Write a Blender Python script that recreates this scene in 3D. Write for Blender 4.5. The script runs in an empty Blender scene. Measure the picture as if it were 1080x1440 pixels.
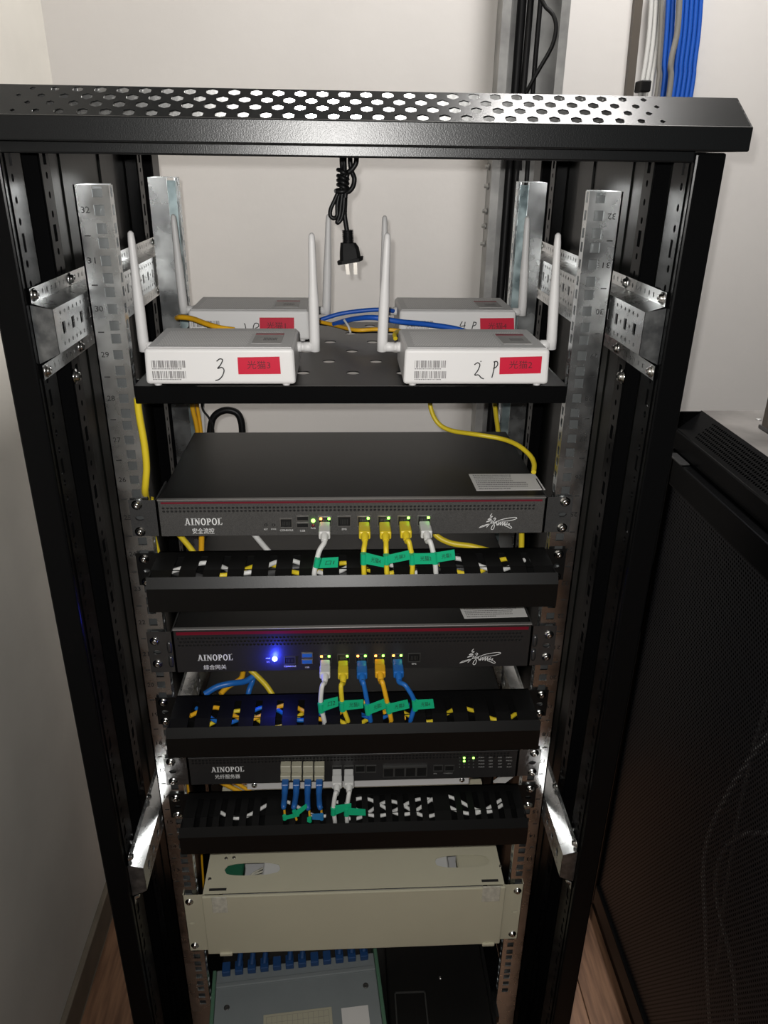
import bpy, bmesh, math, random
from mathutils import Vector, Matrix
random.seed(7)
SC = bpy.context.scene
COL = SC.collection
ZO = 1.46            # height of the centre of rack unit 32 above the floor; all z below are relative to it
UH = 0.04445

# ------------------------------------------------------------------ camera
CP = Vector((-0.0100, -0.7698, 0.0465)); YAW, PIT, ROL, FPX = 0.0558, 0.4296, 0.0149, 1084.16
FW = Vector((math.sin(YAW)*math.cos(PIT), math.cos(YAW)*math.cos(PIT), -math.sin(PIT)))
R0 = Vector((math.cos(YAW), -math.sin(YAW), 0)); U0 = R0.cross(FW)
RT = R0*math.cos(ROL) + U0*math.sin(ROL); UP = -R0*math.sin(ROL) + U0*math.cos(ROL)
cam = bpy.data.cameras.new('camera'); cam.sensor_fit = 'VERTICAL'; cam.sensor_height = 24
cam.lens = 24*FPX/1440; cam.clip_start = 0.02
co = bpy.data.objects.new('camera', cam); COL.objects.link(co)
co.matrix_world = Matrix(((RT.x, UP.x, -FW.x, CP.x), (RT.y, UP.y, -FW.y, CP.y), (RT.z, UP.z, -FW.z, CP.z+ZO), (0, 0, 0, 1)))
SC.camera = co

# ------------------------------------------------------------------ world, flash of the phone, ceiling lamp, added front fill, exposure
w = bpy.data.worlds.new('world'); SC.world = w; w.use_nodes = True
w.node_tree.nodes['Background'].inputs[0].default_value = (1.0, 0.95, 0.90, 1)
w.node_tree.nodes['Background'].inputs[1].default_value = 0.045
fl = bpy.data.lights.new('phone_flash', 'SPOT'); fl.energy = 21; fl.color = (1, 0.98, 0.95)
fl.shadow_soft_size = 0.004; fl.spot_size = math.radians(150); fl.spot_blend = 1.0
fo = bpy.data.objects.new('phone_flash', fl); COL.objects.link(fo)
fo.location = CP + Vector((-0.010, 0.0, 0.013 + ZO))
aim = (FW + UP*0.10).normalized()
fo.rotation_euler = (-aim).to_track_quat('Z', 'Y').to_euler()
la = bpy.data.lights.new('ceiling_lamp', 'AREA'); la.energy = 33; la.size = 0.30; la.size_y = 0.26; la.shape = 'RECTANGLE'; la.color = (1, 0.97, 0.94)
lo = bpy.data.objects.new('ceiling_lamp', la); COL.objects.link(lo); lo.location = (0.50, 0.44, 2.84)
l2 = bpy.data.lights.new('front_fill', 'AREA'); l2.energy = 3.5; l2.size = 0.6; l2.size_y = 0.6; l2.shape = 'RECTANGLE'; l2.color = (1, 0.97, 0.94)  # added fill light in front of the rack, brightens modem tops and shelf
l2o = bpy.data.objects.new('front_fill', l2); COL.objects.link(l2o); l2o.location = (0.2, -1.9, 2.84)
SC.view_settings.view_transform = 'Standard'; SC.view_settings.look = 'None'
SC.view_settings.gamma = 1; SC.view_settings.use_curve_mapping = False; SC.view_settings.exposure = 0.0

# ------------------------------------------------------------------ pixel -> point on a plane that the thing touches
def at(px, py, X=None, Y=None, Z=None):
    d = RT*((px-540)/FPX) - UP*((py-720)/FPX) + FW
    for i, v in enumerate((X, Y, Z)):
        if v is not None:
            return CP + d*((v-CP[i])/d[i])

# ------------------------------------------------------------------ materials
MATS = {}
def mat(name, col, rough=0.5, metal=0.0, noise=0.0, nscale=60, bump=0.0, bscale=400, bdist=0.0005, spec=0.5, emit=None, es=0, rvar=0.0, col2=None, trans=0):
    m = bpy.data.materials.new(name); m.use_nodes = True; nt = m.node_tree; b = nt.nodes['Principled BSDF']
    def S(k, v): b.inputs[k].default_value = v
    S('Base Color', (*col, 1)); S('Roughness', rough); S('Metallic', metal); S('Specular IOR Level', spec)
    if trans: S('Transmission Weight', trans)
    tc = nt.nodes.new('ShaderNodeTexCoord')
    if noise or col2 or rvar:
        n = nt.nodes.new('ShaderNodeTexNoise'); n.inputs['Scale'].default_value = nscale; n.inputs['Detail'].default_value = 5
        nt.links.new(tc.outputs['Object'], n.inputs['Vector'])
        if noise or col2:
            r = nt.nodes.new('ShaderNodeValToRGB')
            c2 = col2 or tuple(c*(1-noise) for c in col)
            r.color_ramp.elements[0].position = .35; r.color_ramp.elements[1].position = .65
            r.color_ramp.elements[0].color = (*c2, 1); r.color_ramp.elements[1].color = (*col, 1)
            nt.links.new(n.outputs['Fac'], r.inputs['Fac']); nt.links.new(r.outputs['Color'], b.inputs['Base Color'])
        if rvar:
            mr = nt.nodes.new('ShaderNodeMapRange'); mr.inputs['From Min'].default_value = .3; mr.inputs['From Max'].default_value = .7
            mr.inputs['To Min'].default_value = rough-rvar; mr.inputs['To Max'].default_value = rough+rvar
            nt.links.new(n.outputs['Fac'], mr.inputs['Value']); nt.links.new(mr.outputs['Result'], b.inputs['Roughness'])
    if bump:
        n2 = nt.nodes.new('ShaderNodeTexNoise'); n2.inputs['Scale'].default_value = bscale; n2.inputs['Detail'].default_value = 3
        nt.links.new(tc.outputs['Object'], n2.inputs['Vector'])
        bp = nt.nodes.new('ShaderNodeBump'); bp.inputs['Strength'].default_value = bump; bp.inputs['Distance'].default_value = bdist
        nt.links.new(n2.outputs['Fac'], bp.inputs['Height']); nt.links.new(bp.outputs['Normal'], b.inputs['Normal'])
    if emit:
        S('Emission Color', (*emit, 1)); S('Emission Strength', es)
    MATS[name] = m; return m
mat('wall_paint', (.745, .72, .695), .85, noise=.05, nscale=3.5, bump=.25, bscale=60, bdist=.001, spec=.2)
mat('left_wall_paint', (.70, .675, .62), .85, noise=.10, nscale=5, bump=.25, bscale=60, bdist=.001, spec=.2)
mat('black_paint', (.0030, .0031, .0033), .27, bump=.08, bscale=900, bdist=.0003, spec=.09)
mat('panel_paint', (.005, .0055, .0048), .28, bump=.1, bscale=120, bdist=.0005, spec=.12)
mat('shelf_paint', (.006, .006, .0058), .40, bump=.1, bscale=900, bdist=.0003, spec=.6)
mat('fascia_paint', (.004, .0046, .005), .31, bump=.3, bscale=1000, bdist=.0003, spec=.42)
mat('device_black', (.006, .0058, .0055), .40, noise=.2, nscale=500, spec=.4)
mat('device_face', (.10, .097, .093), .45, noise=.45, nscale=1500, bump=.3, bscale=1600, bdist=.0002, metal=.2)
mat('face_dark', (.022, .021, .021), .42, noise=.3, nscale=1500, bump=.3, bscale=1600, bdist=.0002)
mat('ear_metal', (.075, .075, .075), .40, metal=.4, noise=.3, nscale=900, bump=.2, bscale=900, bdist=.0002)
mat('ear_gloss', (.12, .12, .12), .28, metal=.8, bump=.3, bscale=70, bdist=.003)
mat('grey_edge_glint', (.45, .44, .43), .35, metal=.8)  # grey metal edge, light caught by the chamfer put into a brighter colour
mat('manager_black', (.0035, .0035, .0035), .42, spec=.35)
mat('manager_cover', (.0025, .0025, .0024), .38, spec=.36, bump=.12, bscale=500, bdist=.0002)
mat('galv', (.74, .76, .76), .27, metal=1, col2=(.58, .60, .61), nscale=30, bump=.30, bscale=13, bdist=.004, rvar=.07)
mat('galv_blue', (.48, .58, .59), .36, metal=.9, col2=(.32, .40, .42), nscale=45, bump=.25, bscale=26, bdist=.003, rvar=.10)
mat('galv_bright', (.84, .85, .85), .29, metal=1, noise=.15, nscale=50, bump=.15, bscale=16, bdist=.003, rvar=.06)
mat('galv_dull', (.44, .44, .43), .5, metal=.6, col2=(.30, .30, .295), nscale=22, bump=.2, bscale=40, bdist=.002)
mat('cap_dark_reflection', (.30, .31, .31), .38, metal=.9, col2=(.14, .145, .15), nscale=80, bump=.3, bscale=40, bdist=.003)  # bracket cap steel with its dark reflection put into the colour
mat('galv_hole_shade', (.20, .21, .21), .45, metal=.8)  # rail steel with the shade inside the holes put into its colour
mat('edge_paint', (.007, .008, .0085), .24, bump=.2, bscale=1000, bdist=.0002, spec=.13)
mat('plug_black', (.006, .006, .006), .6, spec=.2)
mat('backing', (.50, .50, .49), .24, metal=1, noise=.2, nscale=200, bump=.1, bscale=300, bdist=.0005)
mat('chrome', (.72, .72, .70), .18, metal=1)
mat('plug_brass', (.35, .33, .30), .35, metal=1)
mat('white_plastic', (.74, .73, .72), .42, spec=.45, bump=.1, bscale=800, bdist=.0001)
mat('grey_plastic', (.72, .715, .71), .5, bump=.1, bscale=800, bdist=.0001)
mat('vent_white', (.97, .96, .95), .35)
mat('vent_dark', (.02, .02, .02), .6)
mat('print_black', (.015, .015, .015), .5)
mat('print_grey', (.22, .21, .21), .6)
mat('print_white', (.80, .80, .79), .5)
mat('print_dim', (.40, .40, .39), .6)
mat('sticker_red', (.56, .006, .036), .45, spec=.4)
mat('sticker_print', (.10, .004, .012), .6)
mat('sticker_grey', (.42, .41, .40), .45)
mat('sticker_maroon', (.33, .05, .07), .45)
mat('paper_label', (.66, .65, .63), .5)
mat('stripe_red', (.15, .004, .016), .4)
mat('port_black', (.006, .006, .006), .45)
mat('port_metal', (.45, .44, .42), .3, metal=.9)
mat('port_tin', (.12, .12, .115), .35, metal=.7)
mat('usb_blue', (.02, .12, .36), .45)
mat('gold_pins', (.55, .42, .18), .3, metal=.9)
mat('cable_yellow', (.72, .55, .025), .42)
mat('cable_orange', (.80, .42, .015), .42)
mat('cable_blue', (.012, .13, .46), .40)
mat('cable_royal', (.012, .10, .50), .45)
mat('cable_white', (.66, .66, .64), .45)
mat('cable_grey', (.23, .22, .20), .5)
mat('cable_brown', (.10, .085, .07), .55)
mat('cable_black', (.006, .006, .0065), .45, spec=.3)
mat('cable_greysleeve', (.05, .05, .05), .5)
mat('fibre_blue', (.012, .10, .34), .40)
mat('fibre_yellow', (.75, .40, .02), .45)
mat('flag_green', (.004, .42, .20), .45)
mat('flag_blue', (.02, .18, .42), .45)
mat('module_beige', (.42, .40, .30), .45)
mat('adapter_blue', (.012, .055, .17), .45)
mat('beige_steel', (.585, .555, .415), .5, noise=.05, nscale=7, spec=.4)
mat('clear_tape', (.66, .64, .54), .18, noise=.25, nscale=160, spec=.6)
mat('tray_green', (.02, .13, .07), .5)
mat('box_grey', (.22, .245, .25), .4, noise=.1, nscale=10)
mat('box_green', (.08, .17, .11), .4)
mat('zip_tie', (.62, .62, .60), .4)
mat('dust_top', (.20, .19, .18), .6, col2=(.09, .085, .08), nscale=9, spec=.3)
mat('mesh_paint', (.02, .02, .02), .4)
mat('skirting', (.20, .17, .13), .6, noise=.2, nscale=20)
mat('led_green', (.02, .3, .02), .4, emit=(.25, 1, .08), es=7)
mat('led_amber', (.4, .1, .02), .4, emit=(1, .35, .06), es=6)
mat('led_blue', (.02, .02, .5), .4, emit=(.12, .16, 1), es=32)
mat('led_off', (.03, .03, .03), .4)
# plank floor
m = mat('wood_plank', (.24, .135, .08), .5); nt = m.node_tree; b = nt.nodes['Principled BSDF']
tc = nt.nodes.new('ShaderNodeTexCoord'); mp = nt.nodes.new('ShaderNodeMapping'); mp.inputs['Scale'].default_value = (34, 2.5, 1)
wn = nt.nodes.new('ShaderNodeTexNoise'); wn.inputs['Scale'].default_value = 3; wn.inputs['Detail'].default_value = 6
rp = nt.nodes.new('ShaderNodeValToRGB'); rp.color_ramp.elements[0].color = (.15, .075, .042, 1); rp.color_ramp.elements[1].color = (.30, .16, .09, 1)
rp.color_ramp.elements[0].position = .35; rp.color_ramp.elements[1].position = .65
nt.links.new(tc.outputs['Object'], mp.inputs[0]); nt.links.new(mp.outputs[0], wn.inputs[0]); nt.links.new(wn.outputs['Fac'], rp.inputs[0]); nt.links.new(rp.outputs[0], b.inputs['Base Color'])
# fine perforated steel sheet of the neighbour cabinet's door: round holes 5 mm apart
m = mat('perforated_sheet', (.018, .018, .020), .38); nt = m.node_tree; b = nt.nodes['Principled BSDF']
tc = nt.nodes.new('ShaderNodeTexCoord'); sp = nt.nodes.new('ShaderNodeSeparateXYZ'); nt.links.new(tc.outputs['Object'], sp.inputs[0])
def MA(op, a, bb=None):
    n = nt.nodes.new('ShaderNodeMath'); n.operation = op
    for i, q in enumerate((a, bb)):
        if q is None: continue
        if hasattr(q, 'links'): nt.links.new(q, n.inputs[i])
        else: n.inputs[i].default_value = q
    return n.outputs[0]
P_ = .0065
v = MA('DIVIDE', sp.outputs['Z'], P_*.866); row = MA('FLOOR', v); fv = MA('SUBTRACT', MA('FRACT', v), .5)
u = MA('ADD', MA('DIVIDE', sp.outputs['Y'], P_), MA('MULTIPLY', row, .5)); fu = MA('SUBTRACT', MA('FRACT', u), .5)
d2 = MA('ADD', MA('POWER', MA('ABSOLUTE', fu), 2.0), MA('POWER', MA('ABSOLUTE', MA('MULTIPLY', fv, .866)), 2.0))
hole = MA('LESS_THAN', d2, .34**2)
tr = nt.nodes.new('ShaderNodeBsdfTransparent'); mx = nt.nodes.new('ShaderNodeMixShader'); out = nt.nodes['Material Output']
nt.links.new(hole, mx.inputs[0]); nt.links.new(b.outputs[0], mx.inputs[1]); nt.links.new(tr.outputs[0], mx.inputs[2]); nt.links.new(mx.outputs[0], out.inputs[0])

# ------------------------------------------------------------------ mesh helpers
class MB:
    def __init__(s): s.v = []; s.f = []; s.sm = []
    def add(s, vs, fs, smooth=False):
        o = len(s.v); s.v += [Vector(p) for p in vs]; s.f += [[i+o for i in f] for f in fs]; s.sm += [smooth]*len(fs); return s
    def box(s, x0, x1, y0, y1, z0, z1):
        return s.add([(x, y, z) for x in (x0, x1) for y in (y0, y1) for z in (z0, z1)],
                     [(0, 1, 3, 2), (4, 6, 7, 5), (0, 4, 5, 1), (2, 3, 7, 6), (0, 2, 6, 4), (1, 5, 7, 3)])
    def rbox(s, x0, x1, y0, y1, z0, z1, r=.002, seg=2, taper=None):
        bm = bmesh.new(); bmesh.ops.create_cube(bm, size=1)
        for q in bm.verts:
            c = q.co
            q.co = Vector(((x0+x1)/2+c.x*(x1-x0), (y0+y1)/2+c.y*(y1-y0), (z0+z1)/2+c.z*(z1-z0)))
        if taper:
            for q in bm.verts: q.co = taper(q.co)
        bmesh.ops.bevel(bm, geom=bm.edges[:], offset=r, segments=seg, affect='EDGES', profile=.5)
        bm.verts.index_update()
        s.add([q.co.copy() for q in bm.verts], [[q.index for q in f.verts] for f in bm.faces]); bm.free(); return s
    def tube(s, pts, r, n=10, cap=True):
        pts = [Vector(p) for p in pts]; rs = r if isinstance(r, (list, tuple)) else [r]*len(pts)
        vs = []; T0 = (pts[1]-pts[0]).normalized()
        a = Vector((0, 0, 1)) if abs(T0.z) < .9 else Vector((1, 0, 0)); N = T0.cross(a).normalized()
        for i, p in enumerate(pts):
            T = (pts[min(i+1, len(pts)-1)]-pts[max(i-1, 0)]).normalized()
            N = (N-T*N.dot(T)).normalized(); B = T.cross(N)
            for k in range(n):
                t = 2*math.pi*k/n; vs.append(p+(N*math.cos(t)+B*math.sin(t))*rs[i])
        fs = [(i*n+k, i*n+(k+1) % n, (i+1)*n+(k+1) % n, (i+1)*n+k) for i in range(len(pts)-1) for k in range(n)]
        s.add(vs, fs, True)
        if cap:
            s.add(vs[:n], [list(range(n))]); s.add(vs[-n:], [list(range(n))])
        return s
    def prism(s, poly, d):       # planar polygon (3D points) extruded by vector d
        n = len(poly); P = [Vector(p) for p in poly]; d = Vector(d)
        return s.add(P+[p+d for p in P], [list(range(n)), list(range(2*n-1, n-1, -1))]+[(i, (i+1) % n, (i+1) % n+n, i+n) for i in range(n)])
    def lathe(s, o, ax, prof, n=14):   # prof: (distance along axis, radius)
        o = Vector(o); ax = Vector(ax).normalized(); a = Vector((0, 0, 1)) if abs(ax.z) < .9 else Vector((1, 0, 0))
        N = ax.cross(a).normalized(); B = ax.cross(N); m = len(prof)
        vs = [o+ax*d+(N*math.cos(2*math.pi*k/n)+B*math.sin(2*math.pi*k/n))*max(r, 1e-5) for d, r in prof for k in range(n)]
        return s.add(vs, [(i*n+k, i*n+(k+1) % n, (i+1)*n+(k+1) % n, (i+1)*n+k) for i in range(m-1) for k in range(n)], True)
    def perf(s, fn, u0, u1, v0, v1, holes, th=.0012, n=10):
        holes = sorted(holes); ed = [u0]+[(holes[i][0]+holes[i+1][0])/2 for i in range(len(holes)-1)]+[u1]
        if not holes:
            s.add([fn(u0, v0, 0), fn(u1, v0, 0), fn(u1, v1, 0), fn(u0, v1, 0)], [(0, 1, 2, 3)]); return s
        for i, (cu, cv, ru, rv, kind) in enumerate(holes):
            a, b = ed[i], ed[i+1]
            if kind == 'r':
                O = [(a, v0), (b, v0), (b, v1), (a, v1)]; H = [(cu-ru, cv-rv), (cu+ru, cv-rv), (cu+ru, cv+rv), (cu-ru, cv+rv)]
            else:
                an = [2*math.pi*k/n for k in range(n)]+[math.atan2(y-cv, x-cu) % (2*math.pi) for x in (a, b) for y in (v0, v1)]
                an = sorted(set(round(q, 5) for q in an)); O = []; H = []
                for t in an:
                    c, sn = math.cos(t), math.sin(t)
                    k = min([((b-cu)/c if c > 0 else (a-cu)/c) if abs(c) > 1e-6 else 9, ((v1-cv)/sn if sn > 0 else (v0-cv)/sn) if abs(sn) > 1e-6 else 9])
                    O.append((cu+c*k, cv+sn*k))
                    e = 2 if kind == 'e' else 3
                    q = (abs(c/ru)**e+abs(sn/rv)**e)**(-1/e); H.append((cu+c*q, cv+sn*q))
            m = len(O)
            s.add([fn(*p, 0) for p in O]+[fn(*p, 0) for p in H]+[fn(*p, th) for p in H],
                  [(k, (k+1) % m, (k+1) % m+m, k+m) for k in range(m)]+[(k+m, (k+1) % m+m, (k+1) % m+2*m, k+2*m) for k in range(m)])
        return s
    def build(s, name, mt, parent=None, **tags):
        me = bpy.data.meshes.new(name)
        off = Vector((0, 0, 0)); V = [p+Vector((0, 0, ZO)) for p in s.v]
        if parent is not None: off = Vector(parent['_o'])
        else:
            lo = [min(p[i] for p in V) for i in range(3)]; hi = [max(p[i] for p in V) for i in range(3)]
            off = Vector(((lo[0]+hi[0])/2, (lo[1]+hi[1])/2, lo[2]))
        me.from_pydata([p-off for p in V], [], s.f)
        me.polygons.foreach_set('use_smooth', s.sm); me.update()
        me.materials.append(MATS[mt]); o = bpy.data.objects.new(name, me); COL.objects.link(o)
        if parent is not None: o.parent = parent
        else: o.location = off
        o['_o'] = tuple(off); return tag(o, **tags)
def tag(o, label=None, cat=None, group=None, kind=None):
    for k, q in (('label', label), ('category', cat), ('group', group), ('kind', kind)):
        if q: o[k] = q
    return o
def empty(name, loc, label, cat, group=None, kind=None):
    o = bpy.data.objects.new(name, None); o.empty_display_size = .05; COL.objects.link(o)
    o.location = Vector(loc)+Vector((0, 0, ZO)); o['_o'] = tuple(o.location); return tag(o, label, cat, group, kind)
def spline(P, k=6):
    P = [Vector(p) for p in P]
    if len(P) < 3: return P
    Q = [P[0]*2-P[1]]+P+[P[-1]*2-P[-2]]; out = []
    for i in range(1, len(Q)-2):
        for j in range(k):
            t = j/k; a, b, c, d = Q[i-1], Q[i], Q[i+1], Q[i+2]
            out.append(.5*((2*b)+(c-a)*t+(2*a-5*b+4*c-d)*t*t+(3*b-a-3*c+d)*t**3))
    return out+[P[-1]]
def text(body, size, mt, parent, o, ux=(1, 0, 0), uy=(0, 0, 1), align='CENTER', width=None, name='lettering', bold=0, mb=None):
    c = bpy.data.curves.new('t', 'FONT'); c.body = body; c.size = 1; c.align_x = align; c.align_y = 'CENTER'; c.resolution_u = 2; c.offset = bold
    ob = bpy.data.objects.new('t', c); me = bpy.data.meshes.new_from_object(ob)
    ux, uy, o = Vector(ux), Vector(uy), Vector(o); sx = size
    if width:
        xs = [q.co.x for q in me.vertices]; sx = width/(max(xs)-min(xs))
    own = mb is None; mb = mb or MB()
    mb.add([o+ux*(q.co.x*sx)+uy*(q.co.y*size) for q in me.vertices], [list(p.vertices) for p in me.polygons])
    bpy.data.meshes.remove(me); bpy.data.objects.remove(ob); bpy.data.curves.remove(c)
    return mb.build(name, mt, parent) if own else mb
def ribbon(mb, pts, w, nrm=(0, -1, 0)):   # flat pen stroke
    P = [Vector(p) for p in pts]; N = Vector(nrm); vs = []
    for i, p in enumerate(P):
        T = (P[min(i+1, len(P)-1)]-P[max(i-1, 0)]).normalized(); S = T.cross(N).normalized()*(w/2); vs += [p-S, p+S]
    mb.add(vs, [(2*i, 2*i+1, 2*i+3, 2*i+2) for i in range(len(P)-1)])
# shared screw mesh, axis -Y
sm = MB().lathe((0, .0005, 0), (0, -1, 0), [(0, .0), (0, .0058), (.0012, .0058), (.0014, .0042), (.0028, .0040), (.0042, .0030), (.0047, .0016), (.0036, .0006), (.0034, 0)], 12)
SCREW = bpy.data.meshes.new('screw'); SCREW.from_pydata(sm.v, [], sm.f); SCREW.polygons.foreach_set('use_smooth', sm.sm); SCREW.materials.append(MATS['chrome'])
def screw(p, parent, rot=0, s=1.0):
    o = bpy.data.objects.new('screw', SCREW); COL.objects.link(o); o.parent = parent
    o.location = Vector(p)+Vector((0, 0, ZO))-Vector(parent['_o']); o.rotation_euler = (0, random.random()*.6, rot); o.scale = (s, s, s); return o

# ------------------------------------------------------------------ the room
FL = -1.46; WX = -.535; WY = .86
def struct(mb, name, mt): return mb.build(name, mt, None, kind='structure')
struct(MB().box(-1.2, 3.0, WY, WY+.1, FL, 1.5), 'wall_back', 'wall_paint')
struct(MB().box(WX-.1, WX, -2.6, WY, FL, 1.5), 'wall_left', 'left_wall_paint')
struct(MB().box(WX, 3.0, -2.6, WY, 1.42, 1.5), 'ceiling', 'wall_paint')
struct(MB().rbox(WX, WX+.012, -2.6, WY, FL, FL+.075, .003), 'baseboard_left', 'skirting')
fb = struct(MB().box(WX-.1, 3.0, -2.6, WY, FL-.05, FL-.006), 'floor', 'skirting')
pw, pl = .122, .81
pk = MB().rbox(0, pw-.0015, 0, pl-.0015, FL-.010, FL, .001, 1).build('plank', 'wood_plank', fb)
pm = pk.data; first = True
for i in range(14):
    for j in range(5):
        x = WX+.013+i*pw; y = -2.6+j*pl-(i*.31 % pl)+pl*.4
        if y > WY-.02: continue
        sc_ = min(1.0, (WY-y)/pl)
        o = pk if first else pk.copy()
        if not first: COL.objects.link(o)
        first = False; o.scale = (1, sc_, 1); o.location = (x, y-fb.location.y*(1-sc_), 0)

# ------------------------------------------------------------------ the open cabinet
cab = empty('server_cabinet', (0, .15, FL), 'black open server cabinet with perforated slanted top edge and galvanised mounting rails', 'cabinet')
YF = -.10; HX = .30; YB = .47
# top cover: plain top, slanted perforated front, fascia
prof = [(-.10, .0935), (-.135, .0715), (-.133, .0550), (-.128, .0550)]
c = MB(); c.add([(-HX, -.10, .0935), (HX, -.10, .0935), (HX, YB, .0935), (-HX, YB, .0935)], [(0, 1, 2, 3)])
c.add([(-HX, YB, .0935), (HX, YB, .0935), (HX, YB, .088), (-HX, YB, .088)], [(0, 1, 2, 3)])
for sx in (-1, 1):
    e = sx*HX
    c.prism([(e, -.10, .0935), (e, -.135, .0715), (e, -.133, .055), (e, YB, .055), (e, YB, .0935)], (-sx*.0012, 0, 0))
cover = c.build('top_cover', 'fascia_paint', cab)
sl = MB(); rows = [.155, .41, .64, .87]; vb = [0, .28, .525, .755, 1.0]
def fslant(u, v, w):
    y = -.135+v*.035; z = .0715+v*.022
    return Vector((u, y+w*.53, z-w*.85))
for k in range(4):
    hs = []
    for i in range(-17, 18):
        x = (i+(.5 if k % 2 else 0))*.01655+.0005
        if abs(x+.004) > .244: continue
        e = 1-max(0, (abs(x+.004)-.185)/.06)*.6
        hs.append((x, rows[k], .0043*e, .105*min(1, e+.05), 's'))
    sl.perf(fslant, -HX, HX, vb[k], vb[k+1], hs, .0006, 16)
sl.build('perforated_edge', 'edge_paint', cover)
MB().rbox(-HX, HX, -.1362, -.1330, .0550, .0722, .0012, 2).build('fascia', 'fascia_paint', cover)
MB().prism([(-.285, -.0985, .0585), (.285, -.0985, .0585), (.285, -.0995, .0925), (-.285, -.0995, .0925)], (0, .002, 0)).build('backing_plate', 'backing', cover)
MB().rbox(-.274, .274, YF, -.06, .0468, .0565, .0015, 2).build('front_crossbar', 'fascia_paint', cab)
MB().box(-.29, .29, YB-.03, YB, .0555, .090).build('rear_crossbar', 'black_paint', cab)
MB().box(-.29, .29, -.06, YB, FL+.05, FL+.06).build('bottom_panel', 'black_paint', cab)
for sx in (-1, 1):
    side = 'side'
    # front post: a box section whose inner face carries a strip of slots
    p = MB().rbox(*sorted((sx*.2745, sx*HX)), YF, -.055, FL+.02, .0545, .002, 2).build('front_post', 'black_paint', cab)
    hs = []
    z = .045; k = 0
    while z > -1.15:
        hs.append((z, -.081 if False else 0, .0032 if k % 4 else .0075, .0026 if k % 4 else .0040, 'e' if k % 4 else 'r')); z -= .0165; k += 1
    for nm, xx, yc, hw in (('post_strip', .2735, -.083, .0085), ('middle_strut', .2790, .012, .012), ('rear_strip', .2790, .372, .012)):
        q = MB().perf(lambda u, v, w: Vector((sx*(xx+w*1.0), yc+v, u)), -1.30, .052, -hw, hw, hs, .0015, 10)
        if nm != 'post_strip':
            q.box(*sorted((sx*(xx+.0016), sx*.2950)), yc-hw-.0012, yc-hw, -1.40, .052); q.box(*sorted((sx*(xx+.0016), sx*.2950)), yc+hw, yc+hw+.0012, -1.40, .052)
        q.build(nm, 'black_paint', cab)
    MB().rbox(*sorted((sx*.2745, sx*HX)), YB-.045, YB, FL+.02, .0545, .002, 2).build('rear_post', 'black_paint', cab)
    # side panel with pressed vertical ribs
    q = MB()
    ys = [-.055, -.022, -.020, -.016, -.014, .10, .103, .106, .20, .24, .241, .30, .301, .34, YB-.045]
    xs = [.2965, .2965, .2950, .2950, .2965, .2965, .2950, .2965, .2965, .2965, .2945, .2945, .2965, .2965, .2965]
    vs = []
    for y, x in zip(ys, xs): vs += [(sx*x, y, FL+.04), (sx*x, y, .054)]
    q.add(vs, [(2*i, 2*i+1, 2*i+3, 2*i+2) for i in range(len(ys)-1)])
    q.build('side_panel', 'panel_paint', cab)
    # galvanised depth brackets (hat profile along the depth)
    for dz in (0, -.660):
        F, Mx = .2722, .2560; y0, y1 = -.092, .40
        zz = [(F, -.0565), (F, -.0685), (Mx, -.0735), (Mx, -.1115), (F, -.1215), (F, -.1345)]
        q = MB()
        def strip(i, holes, vlo, vhi):
            (xa, za), (xb, zb) = zz[i], zz[i+1]
            q.perf(lambda u, v, w_: Vector((sx*(xa+(xb-xa)*v+w_), u, za+dz+(zb-za)*v)), y0, y1, vlo, vhi, holes, .0014, 8)
        hy = [y0+.018+i*.0112 for i in range(51)]
        strip(0, [(y, .5, .0017, .22, 'e') for y in hy if y < y1-.006], 0, 1)
        strip(1, [], 0, 1)
        strip(2, [(y, .15, .0019, .05, 'e') for y in hy if y < y1-.006], 0, .30)
        strip(2, [(y0+.022+i*.0125, .5, .0038 if i % 2 == 0 else .0016, .135 if i % 2 == 0 else .05, 'r' if i % 2 == 0 else 'e') for i in range(37)], .30, .70)
        strip(2, [(y, .85, .0019, .05, 'e') for y in hy if y < y1-.006], .70, 1)
        strip(3, [], 0, 1)
        strip(4, [(y, .5, .0013, .2, 'e') for y in hy if y < y1-.006], 0, 1)
        cap = [(sx*.274, y0, -.0700+dz), (sx*Mx, y0, -.0735+dz), (sx*Mx, y0, -.1115+dz), (sx*.274, y0, -.1200+dz)]
        br = q.build('depth_bracket', 'galv_bright', cab)
        MB().prism(cap, (0, .0014, 0)).build('bracket_cap', 'cap_dark_reflection', br)
        for y in (y0+.008, .012, .372):
            for z in (-.0625, -.128):
                if y < -.05 or True: screw((sx*F, y, z+dz), br, -sx*math.pi/2, 1.0)
    # side bolts
    for y, z in ((.0, -.155), (.372, -.60)):
        screw((sx*.2775, y, z), cab, -sx*math.pi/2, 1.3)

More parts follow.
